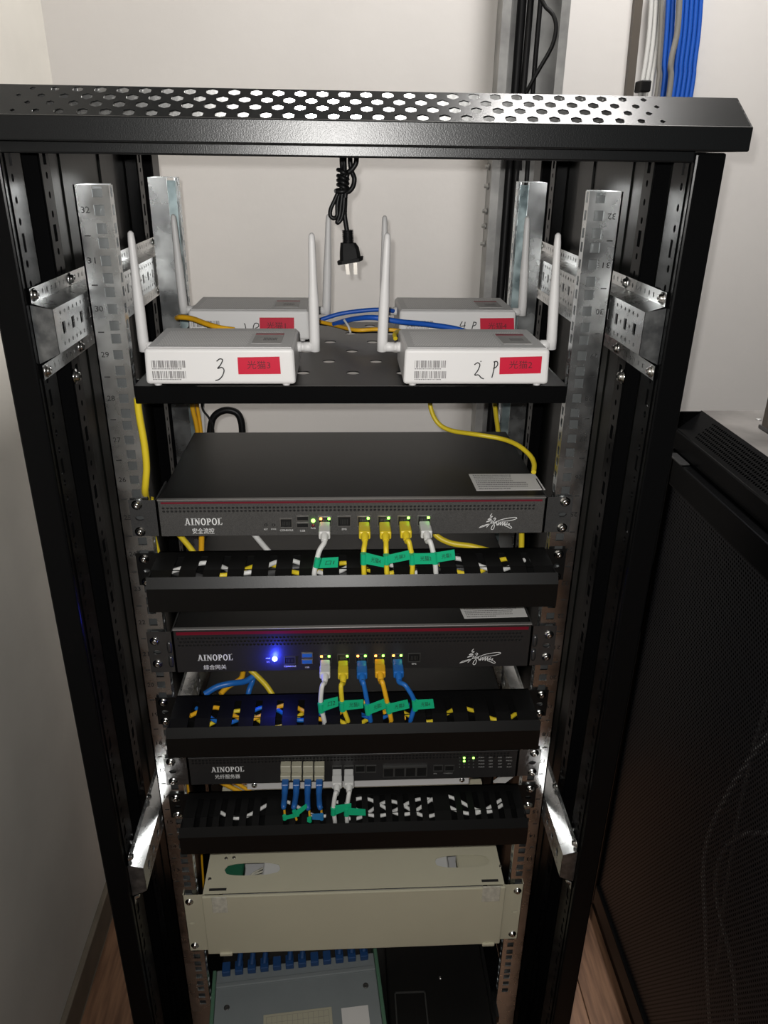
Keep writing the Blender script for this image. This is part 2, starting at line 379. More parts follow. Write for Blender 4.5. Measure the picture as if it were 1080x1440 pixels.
def rail(sx, rear):
    X0, X1, XH = .2534, .2215, .2326
    Y = .335 if rear else 0.0; dy = -1 if rear else 1
    q = MB(); top, bot = .0215, -1.40
    holes = [(-1.40+.0, 0, 0, 0, 0)]; hs = []
    for n in range(32, 6, -1):
        zc = (n-32)*UH
        for d in (.015875, 0, -.015875): hs.append((zc+d, XH, .0047, .0047, 'r'))
    lo = hs[-1][0]-.012
    q.perf(lambda u, v, w_: Vector((sx*v, Y+dy*w_, u)), lo, top, X1, X0, hs, .0022)
    q.add([(sx*X0, Y, lo), (sx*X1, Y, lo), (sx*X1, Y, bot), (sx*X0, Y, bot)], [(0, 1, 2, 3)])
    fo_ = [(h[0], .007, .0045, .0030, 'r') for h in hs]
    q.perf(lambda u, v, w_: Vector((sx*(X1+w_), Y+dy*v, u)), lo, top, 0, .0135, fo_, .0015)   # inner return with slots
    q.box(*sorted((sx*X0, sx*(X0-.0016))), *sorted((Y, Y+dy*.040)), bot, top)                 # outer web
    q.box(*sorted((sx*(X0-.0016), sx*.2300)), *sorted((Y+dy*.0385, Y+dy*.040)), bot, top)
    o = q.build('mounting_rail', 'galv', cab)
    MB().box(*sorted((sx*.2505, sx*.2245)), *sorted((Y+dy*.012, Y+dy*.0135)), bot, top-.004).build('rail_backing', 'galv_blue' if rear else 'galv_hole_shade', o)
    if not rear:
        t = MB()
        for n in range(32, 12, -1):
            zc = (n-32)*UH
            text(str(n), .0078, None, None, (sx*.2452, -.0004, zc), ux=(-sx, 0, 0), uy=(0, 0, -sx), mb=t, width=.0075)
            t.box(*sorted((sx*.2432, sx*.2488)), -.0005, -.0001, zc-UH/2-.0005, zc-UH/2+.0005)
        t.build('unit_numbers', 'print_black', o)
    return o
for r_ in (False, True):
    for sx in (-1, 1): rail(sx, r_)
for z in (-.10, -.655, -.70, -.63): pass

# ------------------------------------------------------------------ shelf
ST = -.1615
sh = empty('cantilever_shelf', (0, .14, ST-.018), 'black steel shelf with round holes carrying the four white modems', 'shelf')
q = MB(); rowsY = [.041+.0508*k for k in range(-1, 6)]
for k, yc in enumerate(rowsY):
    hs = [((i+(.5 if k % 2 == 0 else 0))*.0530, yc, .0072, .0072, 'e') for i in range(-4, 5) if abs((i+(.5 if k % 2 == 0 else 0))*.053) < .205]
    if k == 0: hs = []
    y0 = -.012 if k == 0 else yc-.0254
    y1 = yc+.0254
    q.perf(lambda u, v, w_: Vector((u, v, ST-w_)), -.2175, .2175, y0, y1, hs, .0012, 16)
q.build('shelf_plate', 'shelf_paint', sh)
MB().rbox(-.2175, .2175, -.0135, -.0120, ST-.0180, ST, .0006, 1).build('front_lip', 'black_paint', sh)
for sx in (-1, 1):
    MB().box(*sorted((sx*.2175, sx*.2163)), -.012, rowsY[-1]+.0254, ST-.018, ST-.0013).build('side_flange', 'black_paint', sh)
    MB().box(*sorted((sx*.2175, sx*.2240)), .016, .0178, ST-.018, ST-.001).build('mounting_tab', 'black_paint', sh)

# ------------------------------------------------------------------ modems
def pen(parent, strokes, Y, w, f, name='handwriting'):
    mb = MB()
    for s_ in strokes:
        ribbon(mb, spline([at(*f(p), Y=Y-.0004) for p in s_], 5), w)
    return mb.build(name, 'print_black', parent)
def modem(x0, x1, yf, num, ants, red, bars, strokes, f, label):
    z0, z1 = ST+.0026, -.1235; yb = yf+.100
    r = empty('modem', ((x0+x1)/2, yf+.05, ST), label, 'modem', 'white modems on the shelf')
    xc = (x0+x1)/2
    body = MB().rbox(x0, x1, yf, yb, z0, z1, .0035, 3, lambda c: Vector((xc+(c.x-xc)*(1 if c.z < -.14 else .985), c.y+(.0015 if c.y < yf+.05 and c.z > -.14 else 0), c.z))).build('body', 'white_plastic', r)
    W = x1-x0
    MB().rbox(x0+.0035, x1-.0035, yf+.0055, yb-.003, z1-.001, z1+.0006, .0005, 1).build('top_plate', 'grey_plastic', body)
    v = MB(); zt = z1+.0008
    nx = 46; ny = 17
    for j in range(ny):
        for i in range(nx):
            fx = x0+.012+W*.90*(i+(.5 if j % 2 else 0))/nx*.9; fy = yf+.014+.066*j/(ny-1)
            if fx > x0+W*.68 and fy < yf+.068: continue
            a, bq = .00120, .0017
            v.add([(fx-a, fy, zt), (fx, fy-bq, zt), (fx+a, fy, zt), (fx, fy+bq, zt)], [(0, 1, 2, 3)])
    v.build('vent_grille', 'vent_white', body, kind='stuff')
    s = MB().box(x0+W*.70, x0+W*.90, yf+.022, yf+.062, zt-.0004, zt+.0002).build('top_sticker', 'sticker_grey', body)
    MB().box(x0+W*.70, x0+W*.90, yf+.0625, yf+.070, zt-.0004, zt+.0003).build('sticker_band', 'sticker_maroon', s)
    t = MB(); 
    for k in range(9): t.box(x0+W*.77+k*.0016, x0+W*.77+k*.0016+.0008, yf+.034, yf+.048, zt+.0002, zt+.00035)
    t.build('sticker_print', 'print_grey', s)
    for dx in (x0+.010, x1-.010):
        for yy in (yf+.008, yb-.008):
            MB().lathe((dx, yy, ST+.0001), (0, 0, 1), [(0, .0), (0, .0035), (.003, .0045), (.003, 0)], 10).build('foot', 'white_plastic', r)
    # red sticker
    P = [at(*p, Y=yf+.0008) for p in red]
    rs = MB().prism([p+Vector((0, -.0012, 0)) for p in P], (0, .0012, 0)).build('red_sticker', 'sticker_red', r)
    cx = sum(P, Vector())/4; wd = (P[1]-P[0]).length
    text('光猫%d' % num, .0088, 'sticker_print', rs, cx+Vector((0, -.0016, .0002)), width=wd*.55)
    # bar codes
    mb = MB(); rnd = random.Random(3)
    for (bx0, bx1, by0, by1) in bars:
        A = at(bx0, by0, Y=yf); B = at(bx1, by1, Y=yf); x = A.x
        while x < B.x-.001:
            ww = rnd.choice((.00035, .0006, .0010)); mb.box(x, x+ww, yf-.0004, yf+.0002, B.z, A.z); x += ww+rnd.choice((.0004, .0006, .0011))
        x = A.x
        while x < B.x-.006:
            ww = rnd.choice((.0008, .0016)); mb.box(x, x+ww, yf-.0004, yf+.0002, B.z-.0016, B.z-.0008); x += ww+.0006
    mb.build('bar_code', 'print_grey', r)
    pen(r, strokes, yf, .0011, f)
    # antennas: hinge stub on the side wall, then a tapering round paddle
    for sx, base, tip, ya in ants:
        xs = x0 if sx < 0 else x1
        Bp = at(*base, Y=ya); Tp = at(*tip, Y=ya)
        a = MB(); d = Tp-Bp; L = d.length; dn = d.normalized()
        a.lathe(Bp-dn*.001, d, [(0, 0), (0, .0042), (.0006, .0054), (.012, .0056), (L*.45, .0054), (L*.62, .0044), (L*.92, .0036), (L-.002, .0030), (L, .0012), (L, 0)], 14)
        an = a.build('antenna', 'white_plastic', r)
        zj = Bp.z+.004
        st = MB().lathe((xs-sx*.002, ya, zj), (Bp.x-xs, 0, 0), [(0, 0), (0, .0055), (.005, .0055), (.0052, .0047), (.0075, .0047), (.0077, .0053), (abs(Bp.x-xs)-.001, .0053), (abs(Bp.x-xs), 0)], 12)
        st.build('antenna_joint', 'white_plastic', an)
    return r
fA = lambda p: (180+p[0]/3.857, 380+p[1]/3.857)
fB = lambda p: (540+p[0]/3.857, 380+p[1]/3.857)
modem(-.199, -.051, .190, 1, [(-1, (259, 440), (243, 300), .25), (1, (459, 441), (462, 300), .25)],
      [(365, 446.5), (413.5, 446.5), (414, 470), (365.5, 470)], [(269, 310, 451, 460), (269, 310, 464, 472)],
      [[(630, 288), (636, 300), (640, 330)], [(676, 330), (682, 300), (690, 288), (706, 290), (708, 305), (690, 315)]], fA,
      'white modem marked 1 with red sticker, behind the one marked 3')
modem(.0585, .2065, .195, 4, [(-1, (540, 442), (541, 302), .25), (1, (734, 443), (742, 303), .25)],
      [(675, 447.5), (722.5, 447), (723, 470), (675.5, 471)], [(571, 609, 451, 460), (571, 609, 464, 472)],
      [[(425, 278), (413, 303), (442, 300)], [(440, 280), (438, 297), (432, 320)], [(487, 280), (482, 300), (476, 322)], [(485, 281), (499, 284), (496, 297), (480, 304)]], fB,
      'white modem marked 4 P with red sticker, behind the one marked 2 P')
modem(-.2045, -.0575, -.0165, 3, [(-1, (203, 493), (183, 323), .05), (1, (443, 493), (438, 326), .05)],
      [(334, 502.5), (393, 501.5), (395, 525.5), (335.5, 526)], [(212.5, 262, 507, 517), (214, 264, 522, 532)],
      [[(480, 494), (498, 481), (513, 487), (502, 513), (486, 533), (508, 527), (521, 543), (512, 573), (494, 592), (474, 599)]], fA,
      'white modem with handwritten 3 and red sticker at front of shelf')
modem(.0495, .1965, -.0165, 2, [(-1, (537, 493), (545, 326), .05), (1, (775, 490), (785, 326), .05)],
      [(703, 502.5), (762, 501), (760, 524.5), (702, 526)], [(583.5, 628, 507, 517), (583, 628, 522, 532)],
      [[(490, 513), (508, 502), (520, 514), (508, 545), (492, 568), (512, 568), (528, 584), (542, 589)], [(524, 492), (527, 497)], [(601, 494), (596, 538), (585, 583)], [(594, 498), (612, 495), (617, 510), (607, 526), (592, 533)]], fB,
      'white modem with handwritten 2 P and red sticker at front of shelf')

# ------------------------------------------------------------------ rack devices
def brand(parent, c, wd, ht, Y):
    L = MB()
    adv = [('A', 1.02), ('I', .50), ('N', 1.02), ('O', .92), ('P', .84), ('O', .92), ('L', .80)]
    tot = sum(a for _, a in adv)+.08*6; k = wd/tot; x = -wd/2
    def T(px, py): return Vector((c[0]+x+px*k, Y, c[2]+(py-.5)*ht))
    def seg(a, b_, w_):
        A, B = T(*a), T(*b_); D = (B-A).normalized(); S = Vector((-D.z, 0, D.x))*(w_*k/2); L.add([A-S, A+S, B+S, B-S], [(0, 1, 2, 3)])
    def ser(px, py, hw=.2): seg((px-hw, py+(.05 if py < .5 else -.05)), (px+hw, py+(.05 if py < .5 else -.05)), .10)
    for ch, a in adv:
        if ch == 'A': seg((.18, 0), (.50, 1), .13); seg((.84, 0), (.52, 1), .22); seg((.3, .3), (.74, .3), .12); ser(.16, 0, .18); ser(.86, 0, .18); seg((.30, .95), (.55, .95), .12)
        if ch == 'I': seg((.25, 0), (.25, 1), .24); ser(.25, 0, .25); ser(.25, 1, .25)
        if ch == 'N': seg((.2, 0), (.2, 1), .12); seg((.2, 1), (.84, 0), .24); seg((.84, 0), (.84, 1), .12); ser(.2, 0); ser(.15, 1); ser(.84, 1)
        if ch == 'O':
            n = 20; P = []
            for i in range(n+1):
                t = 2*math.pi*i/n; P += [T(.46+.45*math.cos(t), .5+.52*math.sin(t)), T(.46+.23*math.cos(t), .5+.40*math.sin(t))]
            L.add(P, [(2*i, 2*i+1, 2*i+3, 2*i+2) for i in range(n)])
        if ch == 'P':
            seg((.24, 0), (.24, 1), .24); ser(.24, 0, .25); ser(.2, 1, .2); n = 10; P = []
            for i in range(n+1):
                t = -math.pi/2+math.pi*i/n; P += [T(.40+.40*math.cos(t), .70+.30*math.sin(t)), T(.40+.18*math.cos(t), .70+.18*math.sin(t))]
            L.add(P, [(2*i, 2*i+1, 2*i+3, 2*i+2) for i in range(n)])
        if ch == 'L': seg((.24, 0), (.24, 1), .24); ser(.24, 0, .25); ser(.24, 1, .25); seg((.24, .06), (.74, .06), .12); seg((.70, 0), (.76, .32), .10); seg((.62, 1.02), (.72, 1.02), .16)
        x += (a+.08)*k
    return L.build('brand_lettering', 'print_white', parent)
SIG = [[(435, 195), (452, 184), (480, 176), (520, 165), (560, 150), (600, 142), (636, 139), (643, 145), (622, 153), (590, 158), (560, 159)],
       [(435, 195), (445, 192), (470, 184), (498, 170)], [(503, 117), (494, 131), (507, 133), (482, 149), (503, 147), (474, 163), (508, 156), (492, 176), (478, 192)],
       [(512, 145), (524, 150), (512, 166), (522, 182), (516, 203), (505, 201), (511, 183), (532, 163)], [(519, 138), (528, 147)],
       [(532, 165), (536, 181), (546, 160), (541, 182), (556, 162), (553, 181), (568, 163), (566, 183), (580, 163), (578, 182), (595, 164), (588, 180), (606, 173), (600, 185)],
       [(585, 172), (608, 184), (620, 194), (614, 199), (598, 191), (578, 183)]]
def signature(parent, c, wd, Y):
    mb = MB(); k = wd/208.0
    for s_ in SIG: ribbon(mb, spline([Vector((c[0]+(p[0]-539)*k, Y, c[2]-(p[1]-160)*k*1.12)) for p in s_], 5), .0007)
    return mb.build('signature_mark', 'print_white', parent)
def rj45(parent, c, Y, mt='port_metal', w_=.0135, h_=.0115, cap=None, pins=True, leds=None):
    x, z = c.x, c.z; f = MB(); t = .0009
    for (a, b_, c0, d) in ((x-w_/2, x+w_/2, z+h_/2-t, z+h_/2), (x-w_/2, x+w_/2, z-h_/2, z-h_/2+t), (x-w_/2, x-w_/2+t, z-h_/2+t, z+h_/2-t), (x+w_/2-t, x+w_/2, z-h_/2+t, z+h_/2-t)):
        f.box(a, b_, Y-.0010, Y+.0002, c0, d)
    p = f.build('port', mt, parent)
    MB().box(x-w_/2+t, x+w_/2-t, Y-.0003, Y+.0001, z-h_/2+t, z+h_/2-t).build('socket', 'port_black', p)
    if pins:
        g = MB()
        for i in range(5): g.box(x-.0036+i*.0018-.0003, x-.0036+i*.0018+.0003, Y-.0006, Y-.0003, z-h_/2+.003, z+h_/2-.004)
        g.build('contacts', 'port_tin', p)
    for sx, lm in leds or ():
        MB().rbox(x+sx*.0045-.0014, x+sx*.0045+.0014, Y-.0018, Y-.0002, z+h_/2-.0038, z+h_/2-.0014, .0004, 1).build('link_light', lm, p)
    if cap: text(cap, .0032, 'print_white', parent, (x, Y-.0003, z-h_/2-.0030))
    return p
def device(label, ztop, zbot, depth, vents, stripe, face, ear, br, sub, cx_b, cy_b, bw, bh, sy, sw, sig=None, earz=None, gloss=False, vent_u=None):
    Yf = -.004; W = .2110
    d = empty('network_appliance', (0, depth/2, zbot), label, 'network device')
    MB().rbox(-.2105, .2105, 0, depth, zbot+.0008, ztop-.0004, .0012, 1).build('case', 'device_black', d)
    f = MB(); fn = lambda u, v, w_: Vector((u, Yf+w_, v))
    zs = sorted(vents, reverse=True); hh = (zs[0]-zs[1])/2 if len(zs) > 1 else .0021
    sp = .00438; cur = ztop-.0010
    for k, z in enumerate(zs):
        f.perf(fn, -W, W, z+hh, cur, [])
        cur = z-hh
        u0, u1 = vent_u or (-.205, .205)
        hs = [(u0+i*sp+(sp/2 if (k % 2 and len(zs) > 2) else 0), z, .00155, min(.0015, hh*.74), 'e') for i in range(int((u1-u0)/sp))]
        f.perf(fn, -W, W, z-hh, z+hh, hs, .0022, 8)
    f.perf(fn, -W, W, zbot, cur, [])
    f.box(-W, W, Yf+.0005, 0, zbot, zbot+.001); f.box(-W, -W+.001, Yf, 0, zbot, ztop); f.box(W-.001, W, Yf, 0, zbot, ztop)
    fp = f.build('front_panel', face, d)
    MB().rbox(-W, W, Yf-.0003, .001, ztop-.0012, ztop+.0002, .0004, 1).build('top_edge', 'grey_edge_glint' if gloss is not None else face, fp)
    MB().box(-W+.001, W-.001, Yf+.0026, Yf+.0032, zs[-1]-.004, zs[0]+.003).build('vent_backing', 'port_black', fp)
    if stripe: MB().box(-W+.004, W-.004, Yf-.0004, Yf, stripe[1], stripe[0]).build('red_stripe', 'stripe_red', fp)
    e0, e1 = earz or (zbot, ztop)
    for sx in (-1, 1):
        q = MB(); sc = (e0+e1)/2
        q.perf(lambda u, v, w_: Vector((sx*v, -.0032+w_, u)), e0, e1, W+.0004, .2413, [(sc, .2316, .0030, .0048, 'e')], .003, 12)
        q.box(*sorted((sx*(W+.0004), sx*(W+.0020))), -.0032, .05, e0, e1)
        eo = q.build('mounting_ear', ear, d)
        if gloss:
            for dz in (.004, -.016):
                MB().lathe((sx*.2165, -.0032, sc+dz-.004), (0, 0, 1), [(0, 0), (0, .0022), (.003, .0030), (.012, .0030), (.015, .0022), (.015, 0)], 10).build('pressed_rib', ear, eo)
        for s_ in (.0159, -.0159): screw((sx*.2326, -.0034, sc+s_), eo)
    c = at(cx_b, cy_b, Y=Yf)
    brand(fp, c, bw, bh, Yf-.0003)
    s = at(cx_b, sy, Y=Yf); text(sub, .0075, 'print_white', fp, (s.x, Yf-.0003, s.z), width=sw, bold=.004, name='caption_lettering')
    if sig: g = at(*sig[:2], Y=Yf); signature(fp, g, sig[2], Yf-.0004)
    return d, fp
Y0 = -.004
zr = lambda px, py: at(px, py, Y=Y0).z
# --- top device
d1, f1 = device('dark grey rack appliance with red stripe, directly under the modem shelf', -.2888, -.3318, .222,
    [zr(500, 712.9), zr(500, 717.3)], (zr(500, 704.3), zr(500, 706.6)), 'device_face', 'ear_metal', 'AINOPOL', '安全流控', 286, 733.5, .0405, .0083, 747.2, .0236, (700, 733, .0415))
for x in (374, 384.5): 
    p = at(x, 738, Y=Y0); MB().lathe((p.x, Y0+.0002, p.z), (0, -1, 0), [(0, 0), (0, .0018), (.0006, .0018), (.0007, .0011), (.0001, .0009), (.0001, 0)], 10).build('reset_button', 'port_black', f1)
text('RST', .0026, 'print_white', f1, at(374, 744.5, Y=Y0-.0003)); text('PWR', .0026, 'print_white', f1, at(385, 744.3, Y=Y0-.0003))
rj45(f1, at(402.5, 735.5, Y=Y0), Y0, cap='CONSOLE')
for y in (728.5, 738):
    p = at(425.5, y, Y=Y0); u = MB().box(p.x-.0068, p.x+.0068, Y0-.001, Y0, p.z-.0030, p.z+.0030).build('usb_port', 'port_metal', f1)
    MB().box(p.x-.0060, p.x+.0060, Y0-.0013, Y0-.0008, p.z-.0022, p.z+.0022).build('usb_socket', 'port_black', u)
text('USB', .0032, 'print_white', f1, at(425.5, 746.5, Y=Y0-.0003))
p = at(440.5, 732, Y=Y0); MB().lathe((p.x, Y0+.0005, p.z), (0, -1, 0), [(0, 0), (0, .0022), (.0015, .0022), (.0028, .0012), (.003, 0)], 10).build('power_light', 'led_green', f1)
p = at(440.5, 738.5, Y=Y0); MB().lathe((p.x, Y0+.0005, p.z), (0, -1, 0), [(0, 0), (0, .0018), (.0015, .0018), (.0022, .001), (.0024, 0)], 10).build('fault_light', 'stripe_red', f1)
text('PWR', .0026, 'print_white', f1, at(440.5, 743, Y=Y0-.0003))
X1 = [457, 484, 512, 540.5, 568.5, 596.5]
for i, x in enumerate(X1):
    rj45(f1, at(x, 733.5-.011*(x-457), Y=Y0), Y0, w_=.0150, h_=.0130, cap='EMS' if i == 1 else None,
         leds=None if i == 1 else ([(-1, 'led_amber'), (1, 'led_green')] if i == 0 else [(1, 'led_green')]))
# --- second device
d2, f2 = device('black rack appliance with glowing blue light and red stripe, between two cable managers', -.4530, -.5125, .25,
    [zr(500, 894.2), zr(500, 899.0), zr(500, 903.8)], (zr(500, 885.2), zr(500, 889.2)), 'face_dark', 'ear_gloss', 'AINOPOL', '综合网关', 302.5, 924.5, .0412, .0086, 938.5, .0268, (675, 923, .0490), earz=(-.5125, -.4560), gloss=True)
p = at(386.5, 926, Y=Y0)
MB().lathe((p.x, Y0+.0005, p.z), (0, -1, 0), [(0, 0), (0, .0030), (.002, .0030), (.004, .0018), (.0045, 0)], 14).build('blue_light', 'led_blue', f2)
bl = bpy.data.lights.new('blue_light_glow', 'POINT'); bl.energy = .13; bl.color = (.03, .05, 1); bl.shadow_soft_size = .002
bo = bpy.data.objects.new('blue_light_glow', bl); COL.objects.link(bo); bo.location = (p.x, Y0-.008, p.z+ZO)
text('PWR', .0024, 'print_white', f2, at(377, 926, Y=Y0-.0003)); text('SYS', .0024, 'print_white', f2, at(377, 931, Y=Y0-.0003))
rj45(f2, at(407.5, 928.5, Y=Y0), Y0, 'port_tin', w_=.0135, h_=.011, cap='CONSOLE')
for y in (921, 930):
    p = at(432, y, Y=Y0); u = MB().box(p.x-.0066, p.x+.0066, Y0-.001, Y0, p.z-.0032, p.z+.0032).build('usb_port', 'port_metal', f2)
    u2 = MB().box(p.x-.0058, p.x+.0058, Y0-.0014, Y0-.0008, p.z-.0024, p.z+.0024).build('usb_socket', 'usb_blue', u)
text('USB', .0030, 'print_white', f2, at(432, 938.5, Y=Y0-.0003))
X2 = [457.5, 483, 508.5, 533.5, 558.5, 582.5]
for i, x in enumerate(X2):
    rj45(f2, at(x, 926-.012*(x-457), Y=Y0), Y0, 'port_tin', w_=.0148, h_=.0125, cap='EMS' if i == 5 else None,
         leds=None if i == 5 else ([(1, 'led_green')] if i == 1 else [(-1, 'led_amber'), (1, 'led_green')]))
# --- third device
d3, f3 = device('black fibre rack appliance with beige modules and two rows of tiny green lights', -.6445, -.6885, .25,
    [zr(500, 1064.5), zr(500, 1068.2)], None, 'face_dark', 'ear_gloss', 'AINOPOL', '光纤服务器', 320, 1081.8, .0415, .0088, 1092.3, .0320, None, gloss=None)
for i, x in enumerate((402.3, 417.8, 433.6, 449.4)):
    a = at(x, 1074.5, Y=Y0); c_ = at(x, 1086.5, Y=Y0)
    o = MB().rbox(a.x-.0064, a.x+.0064, Y0-.010, Y0, a.z-.0052, a.z+.0052, .0006, 1).build('fibre_module', 'module_beige', f3)
    MB().rbox(c_.x-.0064, c_.x+.0064, Y0-.0115, Y0, c_.z-.0030, c_.z+.0048, .0006, 1).build('module_latch', 'module_beige', o)
X3 = [474, 490.5, 506.5, 522]
for i, x in enumerate(X3):
    rj45(f3, at(x, 1081.5-.012*(x-474), Y=Y0), Y0, 'port_tin', w_=.0130, h_=.012, pins=False)
p0 = at(538.5, 1077, Y=Y0); p1 = at(600, 1089, Y=Y0)
o = MB().box(p0.x, p1.x, Y0-.0035, Y0, p1.z, p0.z).build('fibre_cage', 'port_tin', f3)
for i in range(4):
    a = p0.x+(p1.x-p0.x)*(i+.08)/4; b_ = p0.x+(p1.x-p0.x)*(i+.92)/4
    MB().box(a, b_, Y0-.0037, Y0-.003, p1.z+.0012, p0.z-.0016).build('cage_slot', 'port_black', o)
for x in (616, 632): rj45(f3, at(x, 1080, Y=Y0), Y0, 'port_tin', w_=.0125, h_=.010, pins=False)
text('EMS', .0026, 'print_dim', f3, at(612, 1088, Y=Y0-.0003)); text('CONSOLE', .0026, 'print_dim', f3, at(630, 1087.5, Y=Y0-.0003))
lm = MB()
for r_, yy in enumerate((1065.8, 1070.3, 1074.8, 1079.0)):
    for c_, xx in enumerate((646.5, 652.8, 659.5, 665.8)):
        p = at(xx, yy, Y=Y0); on = (c_ == 1 and r_ < 2) or (c_ == 3 and r_ == 0)
        MB().lathe((p.x, Y0+.0003, p.z), (0, -1, 0), [(0, 0), (0, .0016), (.0008, .0015), (.0014, .0008), (.0015, 0)], 8).build('status_light', 'led_green' if on else 'led_off', f3)
    for s_, xx in zip((('PON1', 'GE1', 'GE5', 'PWR1'), ('PON2', 'GE2', 'GE6', 'PWR2'), ('PON3', 'GE3', 'GE7', 'SYS'), ('PON4', 'GE4', 'GE8', 'RUN'))[r_], (677, 690, 703, 716)):
        text(s_, .0030, None, None, at(xx, yy-.5, Y=Y0-.0003), mb=lm)
lm.build('status_lettering', 'print_dim', f3)
# data stickers on the lids
def sticker(dev, cor, zt, nlines, wr):
    P = [at(*c_, Z=zt) for c_ in cor]
    s = MB().prism([p+Vector((0, 0, .0004)) for p in P], (0, 0, -.0004)).build('data_sticker', 'paper_label', dev)
    t = MB(); rnd = random.Random(5); A, B, C_, D = P
    for k in range(nlines):
        v = (k+.8)/(nlines+.6); u = .05; end = wr if k < nlines-4 else .78
        if k == nlines-1: end = .5
        while u < end:
            du = rnd.uniform(.012, .030); q = []
            for uu, vv in ((u, v-.022), (u+du, v-.022), (u+du, v+.030), (u, v+.030)):
                q.append(A.lerp(B, uu).lerp(D.lerp(C_, uu), vv)+Vector((0, 0, .0006)))
            t.add(q, [(0, 1, 2, 3)]); u += du+rnd.uniform(.004, .010)
    t.build('sticker_print', 'print_grey', s)
sticker(d1, [(659, 667), (752, 666.5), (767, 689), (670, 690)], -.2892, 8, .60)
sticker(d2, [(643, 848), (733, 846), (742, 867.5), (653, 870)], -.4534, 8, .85)

# ------------------------------------------------------------------ cable managers
def manager(zt, slots, label, sw=.0039, fine=False):
    m_ = empty('cable_manager', (0, -.03, zt-.040), label, 'cable manager')
    W = .2155
    def fn(u, v, w_):      # v: 0 rear .. 1 front, front quarter bends down
        if v <= .74: y, z = -.001-v/.74*.043, zt
        else: k = (v-.74)/.26; y, z = -.044-k*.0145, zt-k*.0048
        return Vector((u, y, z-w_))
    q = MB()
    for v0, v1, fullcut in ((0, .22, 0), (.22, .74, 1), (.74, 1.0, 2)):
        if fullcut == 0: q.perf(fn, -W, W, v0, v1, [])
        elif fullcut == 1:
            q.perf(fn, -W, W, v0, v1, [(s_, .48, sw, .2595, 'r') for s_ in slots], .0012)
        else: q.perf(fn, -W, W, v0, v1, [(s_, .87, sw, .1299, 'r') for s_ in slots], .0012)
    q.build('slotted_top', 'manager_black', m_)
    MB().box(-W, W, -.003, -.001, zt-.040, zt).build('back_plate', 'manager_black', m_)
    MB().box(-W, W, -.060, -.003, zt-.0400, zt-.0380).build('trough_floor', 'manager_black', m_)
    pf = [(-.0600, zt+.0002), (-.0658, zt-.0107), (-.0658, zt-.0385), (-.0600, zt-.0400), (-.0600, zt-.036), (-.0640, zt-.036), (-.0640, zt-.0105), (-.0590, zt-.0015)]
    cv = MB().prism([(-.2165, y, z) for y, z in pf], (.4330, 0, 0)).build('snap_cover', 'manager_cover', m_)
    for sx in (-1, 1):
        MB().box(*sorted((sx*W, sx*(W-.0015))), -.0600, -.001, zt-.040, zt-.0005).build('end_wall', 'manager_black', m_)
        q = MB(); q.perf(lambda u, v, w_: Vector((sx*v, -.0030+w_, u)), zt-.0415, zt-.001, W-.001, .2413, [(zt-.023, .2316, .0026, .0045, 'e')], .003, 10)
        e = q.build('mounting_ear', 'manager_black', m_)
        screw((sx*.2326, -.0032, zt-.0080), e); screw((sx*.2326, -.0032, zt-.0370), e)
    return m_
S12 = [-.189+.0252*i for i in range(16)]
ZM1, ZM2, ZM3 = -.352, -.549, -.7035
manager(ZM1, S12, 'black slotted cable manager below the topmost appliance')
manager(ZM2, [s_-.001 for s_ in S12], 'black slotted cable manager below the appliance with blue light')
S3 = [at(x, 1128, Y=-.035).x for x in (278, 295.5, 313, 332.5, 351, 369, 403, 420, 437.5, 454.5, 471.5, 488.5, 505, 521.5, 538.3, 555.3, 572, 589, 606, 637, 653.6, 670.5, 686.5, 703, 720)]
manager(ZM3, S3, 'black finely slotted cable manager just above the beige panel', sw=.0036)

